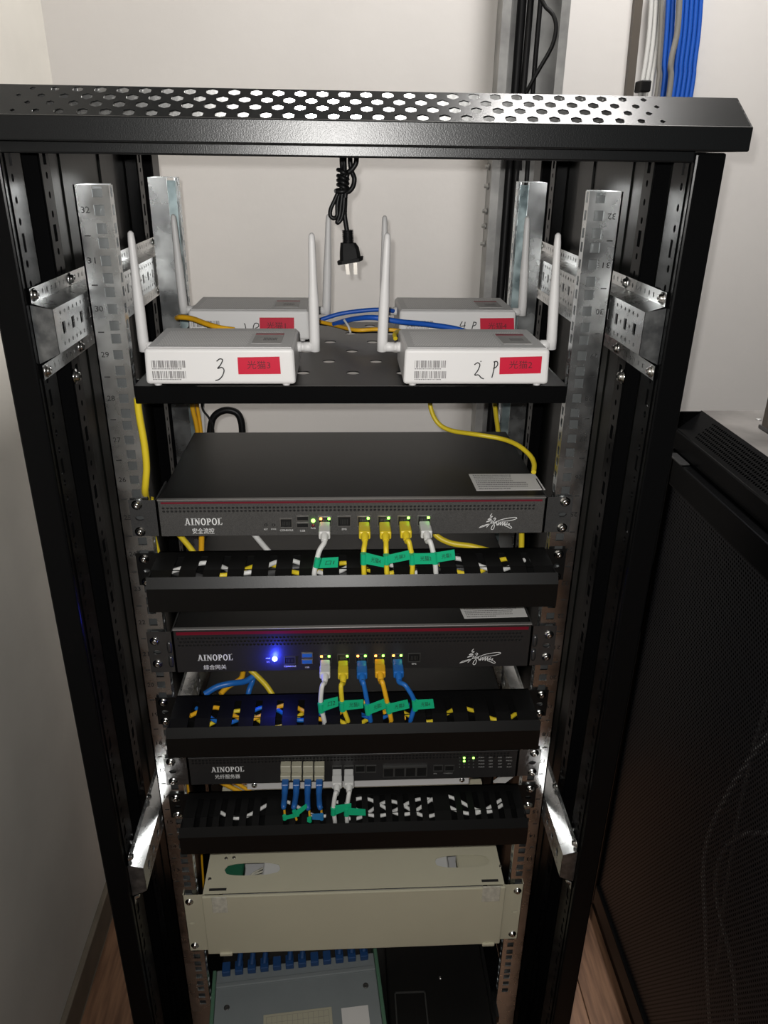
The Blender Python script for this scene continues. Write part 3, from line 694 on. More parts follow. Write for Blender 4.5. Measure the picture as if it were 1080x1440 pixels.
# ------------------------------------------------------------------ patch cables
def patch(label, x, yport, mt, Yp, way, zt, flag=None, ftext=None, fm='flag_green', fibre=False, group=None, boot=None):
    P0 = at(x, yport, Y=Y0); X, Z = P0.x, P0.z
    c_ = empty('patch_cable', (X, -.02, Z-.03), label, 'cable', group)
    boot = boot or mt
    ws = [at(px, py, Y=yy) for px, py, yy in way]
    if fibre:
        st = Vector((X, Y0-.030, Z-.005)); 
        MB().rbox(X-.0042, X+.0042, Y0-.022, Y0-.008, Z-.0042, Z+.0042, .0008, 1).build('plug', mt, c_)
        e = ws[0]
        MB().tube(spline([Vector((X, Y0-.020, Z)), Vector((X, Y0-.030, Z-.004)), e+(Vector((X, 0, Z))-Vector((e.x, 0, e.z)))*.5+Vector((0, -.004, 0)), e], 5), [.0040]*5+[.0036]*5+[.0030]*5+[.0022], 10).build('strain_relief', mt, c_)
        MB().tube(spline([ws[0]]+ws[1:], 6), .0015, 8).build('jacket', 'fibre_yellow', c_)
    else:
        pl_ = MB().rbox(X-.0057, X+.0057, Y0-.0215, Y0-.0010, Z-.0044, Z+.0034, .0008, 1)
        pl_.build('plug', boot, c_)
        MB().rbox(X-.0062, X+.0062, Y0-.028, Y0-.0120, Z-.0052, Z+.0042, .0016, 2).build('boot', boot, c_)
        MB().tube([Vector((X, Y0-.027, Z-.0004)), Vector((X, Y0-.031, Z-.001)), Vector((X, Y0-.0350, Z-.0028))], [.0046, .0042, .0034], 12).build('strain_relief', boot, c_)
        pts = [Vector((X, Y0-.030, Z-.0008)), Vector((X, Y0-.0365, Z-.0040))]+ws
        last = ws[-1]; pts += [last+Vector((0, .006, -.014))]
        MB().tube(spline(pts, 7), .0028, 10).build('jacket', mt, c_)
    if flag:
        cor, yf, ring = flag
        q = [at(a, b_, Y=yf) for a, b_ in cor]
        fq = MB().prism(q, (0, .0008, 0))
        A, B = at(*ring[0], Y=yf+.004), at(*ring[1], Y=yf+.004)
        fq.tube([A, A.lerp(B, .5), B], .0036 if not fibre else .0026, 10)
        fo_ = fq.build('label_flag', fm, c_)
        if ftext:
            ux = (q[1]-q[0]); L = ux.length; ux = ux.normalized(); uy = (q[0]-q[3]).normalized()
            text(ftext, (q[0]-q[3]).length*.50, 'print_black', fo_, (q[0]+q[1]+q[2]+q[3])/4+Vector((0, -.0004, 0))+ux*L*.04, ux=ux, uy=uy, width=L*.52, name='flag_lettering')
    return c_
T = lambda y, x: 733.5-.011*(x-457)+y
patch('white patch cable with single green flag beside the amber port light of the topmost appliance', 457, 737, 'cable_white', Y0, [(449, 775, -.048), (444, 795, -.051), (442, 808, -.052)], ZM1,
      ([(453, 785), (476, 783.5), (475, 798), (449, 799)], -.0575, ((447.5, 785), (445, 797))), '口1')
patch('yellow patch cable next to the empty EMS port of the topmost appliance', 512, 737, 'cable_yellow', Y0, [(511.5, 775, -.048), (511.5, 795, -.051), (512, 808, -.052)], ZM1,
      ([(515, 777.5), (541, 784), (540, 798), (514, 793)], -.0575, ((511.5, 778), (511.5, 793))), '光猫4')
patch('middle one of three yellow patch cables on the topmost appliance', 540.5, 737, 'cable_yellow', Y0, [(543, 775, -.048), (543.5, 795, -.051), (544, 808, -.052)], ZM1,
      ([(546, 780.5), (575, 774), (577, 787), (546, 793)], -.0580, ((543.3, 780), (543.6, 793))), '光猫3')
patch('yellow patch cable beside the white one nearest the signature mark', 568.5, 736, 'cable_yellow', Y0, [(575, 762, -.046), (580, 788, -.051), (579.5, 808, -.052)], ZM1,
      ([(582, 778.5), (612, 778), (613, 793), (583, 793.5)], -.0575, ((579.6, 779), (580, 793))), '光猫2')
patch('white patch cable nearest the signature mark of the topmost appliance', 596.5, 736, 'cable_white', Y0, [(605, 762, -.046), (611, 785, -.051), (613, 806, -.052)], ZM1,
      ([(614, 777), (639, 773), (640.5, 787), (615, 791)], -.0580, ((610.5, 778), (612, 792))), '光猫1')
patch('white patch cable on the appliance with blue light', 457.5, 930, 'cable_white', Y0, [(453, 965, -.048), (451, 990, -.051), (456, 1013, -.052)], ZM2,
      ([(455, 985), (475, 980), (476, 993), (454, 1001)], -.0580, ((451, 989), (452, 1001))), '口2')
patch('yellow patch cable on the appliance with blue light, beside the white one', 482.5, 931, 'cable_yellow', Y0, [(479.5, 965, -.048), (482, 992, -.051), (489, 1013, -.052)], ZM2,
      ([(484, 985.5), (511, 984), (511, 996), (484, 999)], -.0570, ((480.5, 987), (482, 999))), '光猫1')
patch('blue patch cable between a yellow and an orange yellow one', 508.5, 931, 'cable_blue', Y0, [(511, 960, -.048), (517, 990, -.051), (521, 1013, -.052)], ZM2,
      ([(519, 991), (540, 983), (543, 996), (519, 1005)], -.0580, ((516, 991), (518, 1004))), '光猫2')
patch('orange yellow patch cable between two blue ones', 533.5, 929, 'cable_orange', Y0, [(538, 960, -.048), (545, 990, -.051), (550, 1012, -.052)], ZM2,
      ([(547, 990), (573, 984), (576, 996), (547, 1003)], -.0570, ((544.5, 989), (547.5, 1002))), '光猫3')
patch('blue patch cable beside the empty port of the appliance with blue light', 558.5, 929, 'cable_blue', Y0, [(571, 965, -.048), (583, 988, -.051), (578, 1011, -.052)], ZM2,
      ([(585, 984.5), (609, 983.5), (611, 996), (585, 998)], -.0575, ((583, 985), (584, 998))), '光猫4')
patch('white patch cable in the port beside the beige fibre modules', 474, 1083, 'cable_white', Y0, [(472, 1115, -.046), (469, 1135, -.051), (471, 1154, -.053)], ZM3,
      ([(471, 1133.5), (494, 1130), (494, 1137), (472, 1146)], -.0570, ((469, 1136), (469, 1145))))
patch('white patch cable with green flag, second beside the beige fibre modules', 490.5, 1083, 'cable_white', Y0, [(491, 1115, -.046), (488, 1135, -.051), (488, 1154, -.053)], ZM3,
      ([(490, 1136.5), (514, 1138.5), (514.5, 1147), (488, 1146)], -.0590, ((487.5, 1136), (487.5, 1146))))
fb_w = [(402.3, (399.5, 1134), (401, 1153)), (417.8, (412.5, 1134), (417, 1153)), (433.6, (434.5, 1136), (436, 1153)), (449.4, (451.5, 1135), (453, 1153))]
fl_ = [([(401, 1148), (420, 1143), (421, 1148), (401, 1153)], -.060, ((400, 1147), (400.5, 1152)), 'flag_green'),
       ([(415, 1141), (431, 1130.5), (432, 1136), (417, 1149)], -.062, ((413.5, 1140), (415.5, 1147)), 'flag_green'),
       ([(432, 1150), (437, 1149), (437, 1156), (432, 1156)], -.060, ((435.3, 1150), (436, 1155)), 'flag_green'),
       ([(439, 1145), (451, 1144.5), (451, 1153), (439, 1152.5)], -.060, ((452, 1145), (452.5, 1152)), 'flag_blue')]
nm = ['blue fibre plug with green flag, first of four in the beige modules from the lettering', 'blue fibre plug with slanting green flag, second from the lettering',
      'blue fibre plug with yellow tail, third from the lettering', 'blue fibre plug with pale blue flag next to the white patch cables']
for (x, a, b_), f_, l_ in zip(fb_w, fl_, nm):
    patch(l_, x, 1090, 'fibre_blue', Y0, [(*a, -.050), (*b_, -.052)], ZM3, f_[:3], None, f_[3], True, 'fibre cables in the beige modules')

# ------------------------------------------------------------------ loose cables
def cable(label, mt, pts, r=.0027, name='cable', group=None, k=7, pixel=True, n=10):
    P = [at(a, b_, Y=c_) for a, b_, c_ in pts] if pixel else [Vector(p) for p in pts]
    return MB().tube(spline(P, k), r, n).build(name, mt, None, label=label, cat='cable', group=group)
def trough(label, mt, zt, xs, dz, ph, r=.0027, amp=.006, fq=70.0):
    n = int((xs[1]-xs[0])/.012); P = []
    for i in range(n+1):
        x = xs[0]+(xs[1]-xs[0])*i/n
        P.append((x, -.029+.014*math.sin(ph+x*fq), zt-dz+amp*math.sin(ph*2+x*fq*.8)*.3))
    cable(label, mt, P, r, pixel=False, k=3, n=8)
trough('white cable lying in the cable manager below the topmost appliance', 'cable_white', ZM1, (-.195, .19), .0060, .3)
trough('yellow cable lying in the cable manager below the topmost appliance', 'cable_yellow', ZM1, (-.155, .185), .0085, 2.2)
trough('dark grey sleeve lying in the cable manager below the topmost appliance', 'cable_greysleeve', ZM1, (-.20, .15), .0150, 4.1, .005, .004, 40)
trough('yellow cable lying in the cable manager below the blue light', 'cable_orange', ZM2, (-.195, .06), .0060, .9)
trough('blue cable lying in the cable manager below the blue light', 'cable_blue', ZM2, (-.19, .07), .0085, 2.9)
trough('pale yellow cable lying in the cable manager below the blue light', 'cable_yellow', ZM2, (-.18, .195), .0150, 5.0)
trough('white cable lying in the finely slotted cable manager', 'cable_white', ZM3, (-.17, .19), .0052, 1.0, .0024, .003, 60)
trough('second white cable twisted in the finely slotted cable manager', 'cable_white', ZM3, (-.03, .19), .0080, 3.2, .0024, .003, 52)
trough('third white cable at the bottom of the finely slotted cable manager', 'cable_white', ZM3, (-.02, .12), .0110, 4.9, .0024, .003, 66)
# cables over the shelf
cable('blue cable crossing behind the antennas to the modem marked 4 P', 'cable_royal', [(450, 450, .24), (480, 441, .24), (520, 436, .24), (545, 436, .24), (556, 438, .25)], .0028)
cable('blue cable running in front of the modem marked 4 P', 'cable_royal', [(470, 456, .20), (495, 449, .17), (525, 446.5, .15), (560, 452, .15), (600, 456, .16), (640, 462, .165), (665, 470, .165)], .0032)
cable('yellow cable lying on the shelf between the two rear modems', 'cable_orange', [(448, 452, .22), (470, 457, .20), (500, 464, .16), (530, 463, .16), (560, 465, .16), (580, 472, .165)], .0024)
cable('black power lead lying on the shelf between the two rear modems', 'cable_black', [(450, 455, .235), (470, 458, .21), (500, 466, .18), (525, 466, .17), (560, 467, .17), (590, 474, .168)], .0020)
cable('yellow green plug lead under the antenna of the modem marked 2 P', 'cable_yellow', [(556, 476, .12), (555, 470, .13), (562, 466, .15), (575, 470, .165)], .0026)
MB().tube([at(484, 450, Y=.172), at(490, 459, Y=.163), at(493, 468, Y=.160)], .0014, 8).build('zip_tie', 'zip_tie', None, label='pale zip tie around the cables lying on the shelf', cat='zip tie')
cable('yellow cable looping over the modem marked 3 from the rear left rail', 'cable_orange', [(249, 447, .14), (254, 446, .13), (270, 448, .12), (292, 456, .10), (312, 461.5, .088), (330, 464, .088)], .0030)
cable('yellow cable hanging beside the left front rail below the shelf', 'cable_yellow', [(193, 560, -.006), (196, 585, -.006), (203, 625, -.006), (206, 655, -.006), (205, 676, -.006), (204, 690, -.002), (206, 702, .010), (211, 730, .03)], .0037)
cable('yellow cable draped over the lid of the topmost appliance', 'cable_yellow', [(604, 552, .16), (606, 575, .155), (616, 595, .15), (635, 605.5, .14), (670, 611, .12), (705, 617, .11), (728, 626, .09), (745, 640, .07), (751, 652, .055), (750.5, 664, .04)], .0029)
cable('yellow cable dropping behind the right end of the shelf', 'cable_yellow', [(695, 560, .31), (697, 580, .31), (701, 612, .31), (705, 660, .31)], .0034)
cable('orange cable dropping behind the left end of the shelf', 'cable_orange', [(268, 548, .30), (271, 575, .30), (277, 602, .30), (280, 640, .30), (270, 700, .28)], .0034)
cable('second orange cable dropping beside it behind the shelf', 'cable_orange', [(276, 550, .305), (278, 575, .305), (282, 600, .305), (285, 640, .30), (278, 700, .28)], .0026)
cable('pale cable dropping behind the left end of the shelf', 'cable_white', [(285, 548, .31), (285, 575, .31), (286, 605, .31), (287, 660, .31)], .0028)
cable('black power lead standing in an arch behind the topmost appliance', 'cable_black', [(295, 640, .33), (296, 605, .33), (301, 586, .33), (316, 577, .33), (332, 580, .33), (339, 592, .33), (341, 612, .33), (342, 645, .33)], .0052)
cable('thin black lead hanging beside the orange cables', 'cable_black', [(283, 550, .30), (285, 575, .30), (294, 588, .30), (300, 605, .30), (300, 640, .30)], .0016)
# glimpses below the devices
cable('yellow cable dropping by the left ear of the topmost appliance', 'cable_yellow', [(212, 700, .030), (213, 730, .03), (216, 755, .03), (221, 775, .03), (226, 800, .03)], .0034, )
cable('yellow cable slanting under the left half of the topmost appliance', 'cable_yellow', [(240, 738, .06), (252, 752, .05), (268, 771, .04), (282, 792, .03)], .0034)
cable('orange yellow cable hanging under the topmost appliance', 'cable_orange', [(283, 735, .06), (283.5, 755, .06), (283, 780, .06)], .0034)
cable('grey white cable slanting under the topmost appliance', 'cable_white', [(350, 742, .05), (362, 757, .045), (380, 778, .03)], .0034)
cable('yellow cable bending out under the right half of the topmost appliance', 'cable_yellow', [(606, 742, .06), (616, 755, .055), (635, 764, .05), (662, 768, .045), (690, 775, .04)], .0036)
cable('yellow cable dropping by the right ear of the topmost appliance', 'cable_yellow', [(733, 735, .05), (733.5, 755, .05), (733, 785, .05)], .0034)
cable('blue cable bending under the appliance with blue light', 'cable_blue', [(288, 976, .03), (305, 966, .035), (325, 961, .04), (345, 958, .05), (360, 948, .06)], .0040)
cable('second blue cable hanging under the appliance with blue light', 'cable_blue', [(358, 944, .06), (355, 958, .055), (350, 972, .045), (348, 990, .04)], .0036)
cable('orange cable bending under the appliance with blue light', 'cable_orange', [(310, 976, .04), (320, 966, .05), (338, 955, .06), (342, 945, .07)], .0036)
cable('yellow cable slanting under the appliance with blue light', 'cable_yellow', [(352, 942, .06), (364, 953, .055), (376, 966, .05), (388, 985, .04)], .0036)
cable('yellow fibre pair slanting under the fibre appliance', 'cable_orange', [(290, 1090, .06), (312, 1101, .05), (335, 1112, .04), (355, 1124, .03)], .0030)
cable('second yellow fibre slanting under the fibre appliance', 'cable_orange', [(305, 1088, .06), (332, 1101, .05), (350, 1112, .04), (368, 1124, .03)], .0026)
cable('thin yellow fibre hanging by the left ear of the fibre appliance', 'cable_orange', [(258, 1080, .04), (259, 1105, .04), (262, 1125, .04)], .0016)
cable('second thin yellow fibre hanging by the left ear of the fibre appliance', 'cable_orange', [(263, 1080, .04), (264, 1105, .04), (267, 1125, .04)], .0016)
cable('thin yellow fibre hanging between left rail and beige panel', 'cable_orange', [(283, 1185, .06), (284, 1210, .06), (286, 1240, .06), (288, 1280, .06)], .0016)
# support strip seen under the third device
a_, b_ = at(347, 1104, Y=.03), at(660, 1095, Y=.03)
sp_ = empty('support_bar', ((a_.x+b_.x)/2, .04, a_.z-.01), 'pale grey flat bar spanning behind the finely slotted cable manager', 'bar')
MB().rbox(a_.x, b_.x, .030, .060, a_.z-.009, a_.z+.006, .001, 1).build('bar', 'grey_plastic', sp_)
for x in (a_.x+.01, b_.x-.01): screw((x, .030, a_.z-.001), sp_, 0, .7)
q = [at(x, y, Y=.05) for x, y in ((694, 1101), (711, 1089), (728, 1088), (711, 1101))]
MB().prism(q, (0, .004, 0)).build('cable_tape', 'cable_white', None, label='white flat strap slanting by the right ear of fibre appliance', cat='strap')

# ------------------------------------------------------------------ beige fibre panel
o_ = empty('fibre_panel', (0, .09, -1.0), 'beige steel patch panel with two oval openings in its top', 'patch panel')
zt, zb = -.8865, -1.0050; Yp = -.006
def ovals(u0, u1, v0, v1): pass
q = MB(); fn = lambda u, v, w_: Vector((u, v, zt-w_))
q.perf(fn, -.2130, .2130, Yp, .016, []); q.perf(fn, -.2130, .2130, .058, .200, [])
A = at(355, 1221, Z=zt); B = at(651, 1215, Z=zt)
holes = [(A.x, .034, .0400, .0110, 's'), (B.x, .036, .0400, .0110, 's')]
q.perf(fn, -.2130, .2130, .016, .058, holes, .0012, 32)
q.box(-.2130, -.2118, Yp, .20, zb, zt); q.box(.2118, .2130, Yp, .20, zb, zt); q.box(-.213, .213, .1988, .20, zb, zt)
q.build('case', 'beige_steel', o_)
MB().rbox(-.2130, .2130, Yp-.0045, Yp, zb, zt-.0010, .0014, 2).build('front_door', 'beige_steel', o_)
for hx, hz, ww in ((-.192, zt-.001, .012), (.192, zt-.001, .012)):
    MB().box(hx-ww, hx+ww, -.001, .003, zt-.0001, zt+.0004).build('latch_slot', 'vent_dark', o_)
for x, y in ((318, 1207), (329, 1206), (295, 1236)): 
    p = at(x, y, Z=zt); MB().lathe((p.x, p.y, zt-.0002), (0, 0, 1), [(0, 0), (0, .0026), (.0008, .0024), (.0010, .0010), (.0006, 0)], 10).build('rivet', 'plug_brass', o_)
p = at(704, 1218, Z=zt); MB().lathe((p.x, p.y, zt-.0002), (0, 0, 1), [(0, 0), (0, .0026), (.0008, .0024), (.0010, .0010), (.0006, 0)], 10).build('rivet', 'plug_brass', o_)
for (x0, y0, x1, y1) in ((297, 1262, 321, 1283), (679, 1247, 702, 1267)):
    a, b_ = at(x0, y0, Y=Yp-.005), at(x1, y1, Y=Yp-.005)
    MB().rbox(a.x, b_.x, Yp-.0058, Yp-.004, b_.z, a.z, .0007, 2).build('clear_latch', 'clear_tape', o_)
for x, y in ((318, 1339), (687, 1322)):
    a = at(x, y, Y=Yp-.005); MB().rbox(a.x-.009, a.x+.009, Yp-.0075, Yp-.003, zb-.0012, zb+.0040, .0008, 1).build('door_catch', 'beige_steel', o_)
MB().box(-.205, .205, .002, .195, zb, zb+.0012).build('splice_tray', 'grey_plastic', o_)
MB().rbox(A.x-.055, A.x-.015, .018, .060, zt-.030, zt-.012, .002, 1).build('green_block', 'tray_green', o_)
MB().rbox(A.x+.014, A.x+.052, .016, .060, zt-.026, zt-.008, .002, 1).build('white_block', 'cable_white', o_)
MB().rbox(B.x-.050, B.x-.020, .016, .060, zt-.026, zt-.008, .002, 1).build('white_block', 'cable_white', o_)
MB().rbox(B.x-.006, B.x+.045, .016, .060, zt-.028, zt-.012, .002, 1).build('tray_lid', 'beige_steel', o_)
for i in range(4):
    MB().tube(spline([Vector((A.x-.014+i*.005, .020+i*.008, zt-.018)), Vector((A.x-.002, .036, zt-.014-i*.002)), Vector((A.x+.012, .052-i*.006, zt-.020))], 5), .0016, 6).build('pigtail', 'clear_tape', o_)
for sx in (-1, 1):
    q = MB(); sc = (zt+zb)/2
    q.perf(lambda u, v, w_: Vector((sx*v, -.0045+w_, u)), zb+.002, zt-.002, .2100, .2400, [(sc, .2316, .0020, .0050, 'e')], .0042, 12)
    e = q.build('mounting_ear', 'beige_steel', o_)
    MB().box(*sorted((sx*.2400, sx*.2392)), -.0045, -.0003, zb+.002, zt-.002).build('ear_edge', 'beige_steel', e)
    for s_ in (.0440, -.0460): screw((sx*.2318, -.0048, sc+s_), e)

# ------------------------------------------------------------------ equipment lying at the bottom
zs = -1.10
ls = empty('lower_shelf', (0, .10, zs-.075), 'black steel shelf low in the cabinet under the grey splice box', 'shelf')
MB().rbox(-.217, .217, -.11, .30, zs-.0615, zs-.0600, .0004, 1).build('shelf_plate', 'device_black', ls)
for sx in (-1, 1): MB().box(*sorted((sx*.217, sx*.2225)), -.02, .02, zs-.074, zs-.0600).build('mounting_tab', 'device_black', ls)
gb = empty('splice_box', (-.088, -.02, zs-.06), 'grey fibre splice box with a row of blue adapters on low shelf', 'splice box')
ang = math.radians(4.8); ca, sa = math.cos(ang), math.sin(ang); O = at(305, 1365, Z=zs)
def G(u, v, z): return Vector((O.x+u*ca-v*sa*-1*-1, O.y+u*sa+v*ca, z))
def gbox(mb, u0, u1, v0, v1, z0, z1, r=.0015):
    t = MB().rbox(u0, u1, v0, v1, z0, z1, r, 2); mb.add([G(p.x, p.y, p.z) for p in t.v], t.f); return mb
gbox(MB(), 0, .244, -.140, 0, zs-.0598, zs).build('box_body', 'box_grey', gb)
gbox(MB(), 0, .244, -.030, -.022, zs-.002, zs+.003).build('box_ridge', 'box_grey', gb)
gbox(MB(), .2442, .2500, -.140, .030, zs-.0598, zs+.004).build('side_plate', 'box_green', gb)
gbox(MB(), -.0060, -.0002, -.140, 0, zs-.0598, zs+.002).build('side_plate', 'box_green', gb)
for i in range(12):
    u = .015+i*.0194
    ad = gbox(MB(), u-.0062, u+.0062, -.012, .006, zs+.0002, zs+.0100, .0012).build('adapter', 'adapter_blue', gb)
    if i not in (0, 4, 7, 8): MB().tube([G(u, -.004, zs+.009), G(u+.003, .016, zs+.018), G(u+.004, .030, zs+.022)], [.0045, .0042, .003], 8).build('adapter_boot', 'adapter_blue', ad)
for u, v in ((.018, -.060), (.226, -.052)): MB().lathe(G(u, v, zs-.0002), (0, 0, 1), [(0, 0), (0, .0045), (.001, .0042), (.0004, .002), (.0004, 0)], 12).build('box_screw', 'port_tin', gb)
lab = gbox(MB(), .072, .172, -.138, -.078, zs-.0005, zs+.0005, .0003).build('grid_label', 'module_beige', gb)
t = MB()
for i in range(13): t.add([G(.076+i*.0076, -.136, zs+.0007), G(.0764+i*.0076, -.136, zs+.0007), G(.0764+i*.0076, -.082, zs+.0007), G(.076+i*.0076, -.082, zs+.0007)], [(0, 1, 2, 3)])
for j in range(7): t.add([G(.076, -.136+j*.009, zs+.0007), G(.1672, -.136+j*.009, zs+.0007), G(.1672, -.1356+j*.009, zs+.0007), G(.076, -.1356+j*.009, zs+.0007)], [(0, 1, 2, 3)])
t.build('grid_lines', 'print_grey', lab)
gbox(MB(), .186, .226, -.110, -.082, zs-.0005, zs+.0004, .0003).build('small_label', 'paper_label', gb)
db = empty('power_unit', (.12, .04, zs-.06), 'black box with thin frame line beside grey splice box on low shelf', 'device')
MB().rbox(.050, .205, -.075, .18, zs-.0598, zs-.022, .003, 2).build('case', 'device_black', db)
a = .060
fr = MB()
for (x0, x1, y0, y1) in ((.060, .108, -.002, 0), (.060, .108, -.070, -.068), (.060, .062, -.070, 0), (.106, .108, -.070, 0)): fr.box(x0, x1, y0, y1, zs-.0222, zs-.0208)
fr.build('frame_line', 'port_tin', db)
MB().lathe((.134, .02, zs-.0222), (0, 0, 1), [(0, 0), (0, .0030), (.001, .0028), (.0015, 0)], 10).build('lid_screw', 'chrome', db)

# ------------------------------------------------------------------ hanging power cord with plug
YC = .12
pc = empty('hanging_power_cable', (0, YC, -.08), 'black bundled power cord with two pin plug hanging from cabinet top', 'power cable')
cf = lambda x, y: (440+x/7.2, 200+y/7.2)
def cord(pts, r, nm='lead', d=0): return MB().tube(spline([at(*cf(x, y), Y=YC+d+z) for x, y, z in pts], 7), r, 8).build(nm, 'cable_black', pc)
cord([(292, 60, 0), (295, 200, 0), (300, 330, .003), (290, 480, .004), (270, 560, .004), (262, 700, .004), (255, 800, .003)], .0026)
cord([(320, 60, 0), (318, 200, 0), (322, 340, -.003), (325, 480, -.002), (325, 600, 0), (322, 740, 0), (342, 880, 0), (350, 920, 0)], .0026)
cord([(378, 60, .004), (378, 200, .004), (395, 300, .004), (420, 370, .005), (405, 450, .004), (360, 500, .003), (320, 490, .002)], .0026)
cord([(440, 60, -.004), (438, 200, -.004), (400, 270, -.004), (350, 320, -.005), (335, 420, -.005), (330, 520, -.004), (320, 620, -.004), (290, 760, -.003), (245, 820, -.002)], .0026)
cord([(250, 520, -.004), (215, 600, -.004), (180, 680, -.004), (178, 745, -.004), (215, 770, -.004), (245, 740, -.003), (245, 640, -.003), (262, 540, -.003)], .0022)
cord([(300, 500, -.006), (285, 620, -.006), (270, 740, -.006), (245, 815, -.006), (285, 780, -.006), (310, 680, -.006), (318, 560, -.006)], .0022)
cord([(235, 495, -.010), (300, 500, -.012), (345, 480, -.008), (345, 470, .006), (290, 480, .010), (240, 490, .004), (235, 495, -.010)], .0024, 'wrap')
for i, y in enumerate((285, 345, 390, 435)):
    cord([(258, y-5, -.004), (275, y, -.010), (320, y+25, -.012), (350, y+30, -.004), (340, y+20, .008), (280, y, .010), (255, y-5, .002)], .0022, 'wrap')
b0, b1, b2, b3, b4 = (at(*cf(x, y), Y=YC) for x, y in ((352, 890), (358, 1020), (368, 1090), (378, 1180), (380, 1215)))
sr = MB(); ax = (b1-b0); n_ = 10; P = []; Rr = []
for i in range(n_+1):
    for d_, r_ in ((0, .0062), (.45, .0062), (.5, .0048), (.95, .0048)):
        P.append(b0+ax*((i+d_)/(n_+1))); Rr.append(r_)
sr.tube(P, Rr, 12); sr.build('strain_relief', 'cable_black', pc)
body = MB()
for (p0, p1, w0, w1, t0, t1) in ((b1, b2, .0085, .0105, .006, .0075), (b2, b3, .0105, .0115, .0075, .0085), (b3, b4, .0145, .0140, .0095, .0095)):
    vs = []
    for p, w_, t_ in ((p0, w0, t0), (p1, w1, t1)):
        for k in range(12):
            an = 2*math.pi*k/12; vs.append(p+Vector((math.copysign(abs(math.cos(an))**.6, math.cos(an))*w_, math.copysign(abs(math.sin(an))**.6, math.sin(an))*t_, .003*math.cos(an) if p is not b1 else 0)))
    body.add(vs, [(k, (k+1) % 12, (k+1) % 12+12, k+12) for k in range(12)]+[list(range(12)), list(range(12, 24))])
body.build('plug', 'plug_black', pc)
for x0, x1 in ((340, 357), (428, 432)):
    a, b_ = at(*cf(x0, 1205), Y=YC), at(*cf(x1, 1340), Y=YC); d_ = b_-a
    MB().prism([a+Vector((-.0021, -.0008, 0)), a+Vector((.0021, -.0008, 0)), b_+Vector((.0019, -.0008, 0)), b_+Vector((-.0019, -.0008, 0))], (0, .0016, 0)).build('pin', 'plug_brass', pc)

# ------------------------------------------------------------------ cable trunking and bundles on the back wall
tx0, tx1 = .272, .392; TY = WY-.001
tk = empty('cable_trunking', ((tx0+tx1)/2, TY-.03, FL), 'galvanised vertical cable tray channel screwed to the back wall', 'cable tray')
def lean(mb):      # the channel leans slightly: top further right than bottom
    mb.v = [Vector((p.x-.055*(p.z-.24)*-0, p.y, p.z)) for p in mb.v]; return mb
MB().box(tx0, tx1, TY-.0015, TY, FL+.01, 1.40).build('channel_back', 'galv_dull', tk)
for a, s_ in ((tx0, 1), (tx1, -1)):
    MB().box(*sorted((a, a+s_*.0015)), TY-.050, TY-.0015, FL+.01, 1.40).build('channel_side', 'galv_dull', tk)
    MB().box(*sorted((a, a+s_*.016)), TY-.0515, TY-.050, FL+.01, 1.40).build('channel_lip', 'galv_dull', tk)
for y in (235, 262, 297, 318, 343, 430, 520):
    p = at(690, y, X=tx0-.001) if False else Vector((tx0, TY-.030, at(690, y, Y=TY-.03).z))
    MB().lathe(p, (-1, 0, 0), [(0, 0), (0, .0060), (.004, .0060), (.0045, .0035), (.009, .0035), (.009, 0)], 8).build('bolt', 'galv_dull', tk)
zt_, zb_ = .75, FL+.02
def wallc(label, mt, x, r, y=.030, wob=0, group=None, pts=None):
    P = pts or [(x+wob*math.sin(i*1.3+x*90), TY-y, zt_+(zb_-zt_)*i/16) for i in range(17)]
    return cable(label, mt, P, r, pixel=False, k=3, n=8, group=group)
wallc('thick black cable running down the left of the galvanised channel', 'cable_black', tx0+.040, .0085, .020)
wallc('black cable second from left in the galvanised channel', 'cable_black', tx0+.052, .0060, .032, .001)
wallc('thin black cable running down the middle of the galvanised channel', 'cable_black', tx0+.073, .0045, .026, .002)
wallc('black lead curving out of the galvanised channel', 'cable_black', 0, .0036, pts=[Vector((at(x, y, Y=TY-.06).x, TY-.045-.015*math.sin(i*.5), at(x, y, Y=TY-.06).z)) for i, (x, y) in enumerate(((757, -60), (764, 0), (778, 20), (782, 40), (776, 66), (762, 92), (750, 115), (742, 135), (738, 170), (736, 240)))])
cl = empty('conduit', (at(898, 60, Y=TY-.01).x, TY-.01, -.5), 'narrow brown conduit on wall left of the white cables', 'conduit')
cA, cB = at(904, -60, Y=TY-.01), at(882, 160, Y=TY-.01)
def cpt(k, dx): p = cA.lerp(cB, k); return Vector((p.x+dx, TY-.014, p.z))
MB().prism([cpt(-3, -.0072), cpt(-3, .0072), cpt(5.0, .0072), cpt(5.0, -.0072)], (0, .014, 0)).build('conduit_body', 'cable_brown', cl)
for k in (-.6, 1.7): MB().prism([cpt(k, -.011)+Vector((0, -.002, 0)), cpt(k, .011)+Vector((0, -.002, 0)), cpt(k+.06, .011)+Vector((0, -.002, 0)), cpt(k+.06, -.011)+Vector((0, -.002, 0))], (0, .0018, 0)).build('conduit_clip', 'cable_brown', cl)
def bundle(n, label, mt, centre, r, cols, grp, depth):      # cables packed side by side in layers against the wall
    for i in range(n):
        c_, l_ = i % cols, i//cols
        dx = (c_-(cols-1)/2+(.5 if l_ % 2 else 0))*2.06*r; yy = TY-depth+l_*1.9*r; pts = []
        for px, py in zip(centre, (-40, 40, 90, 140)):
            p = at(px, py, Y=TY-depth); pts.append((p.x+dx, yy, p.z))
        pts += [(pts[-1][0]-.004, yy, -.15), (pts[-1][0]-.004, yy, -.80), (pts[-1][0]-.004, yy, FL+.02)]
        cable(label, mt, pts, r, pixel=False, k=5, n=8, group=grp)
bundle(6, 'thin white cable in the bundle beside the brown conduit', 'cable_white', (925, 920, 914, 906), .0043, 3, 'white cables on the back wall', .020)
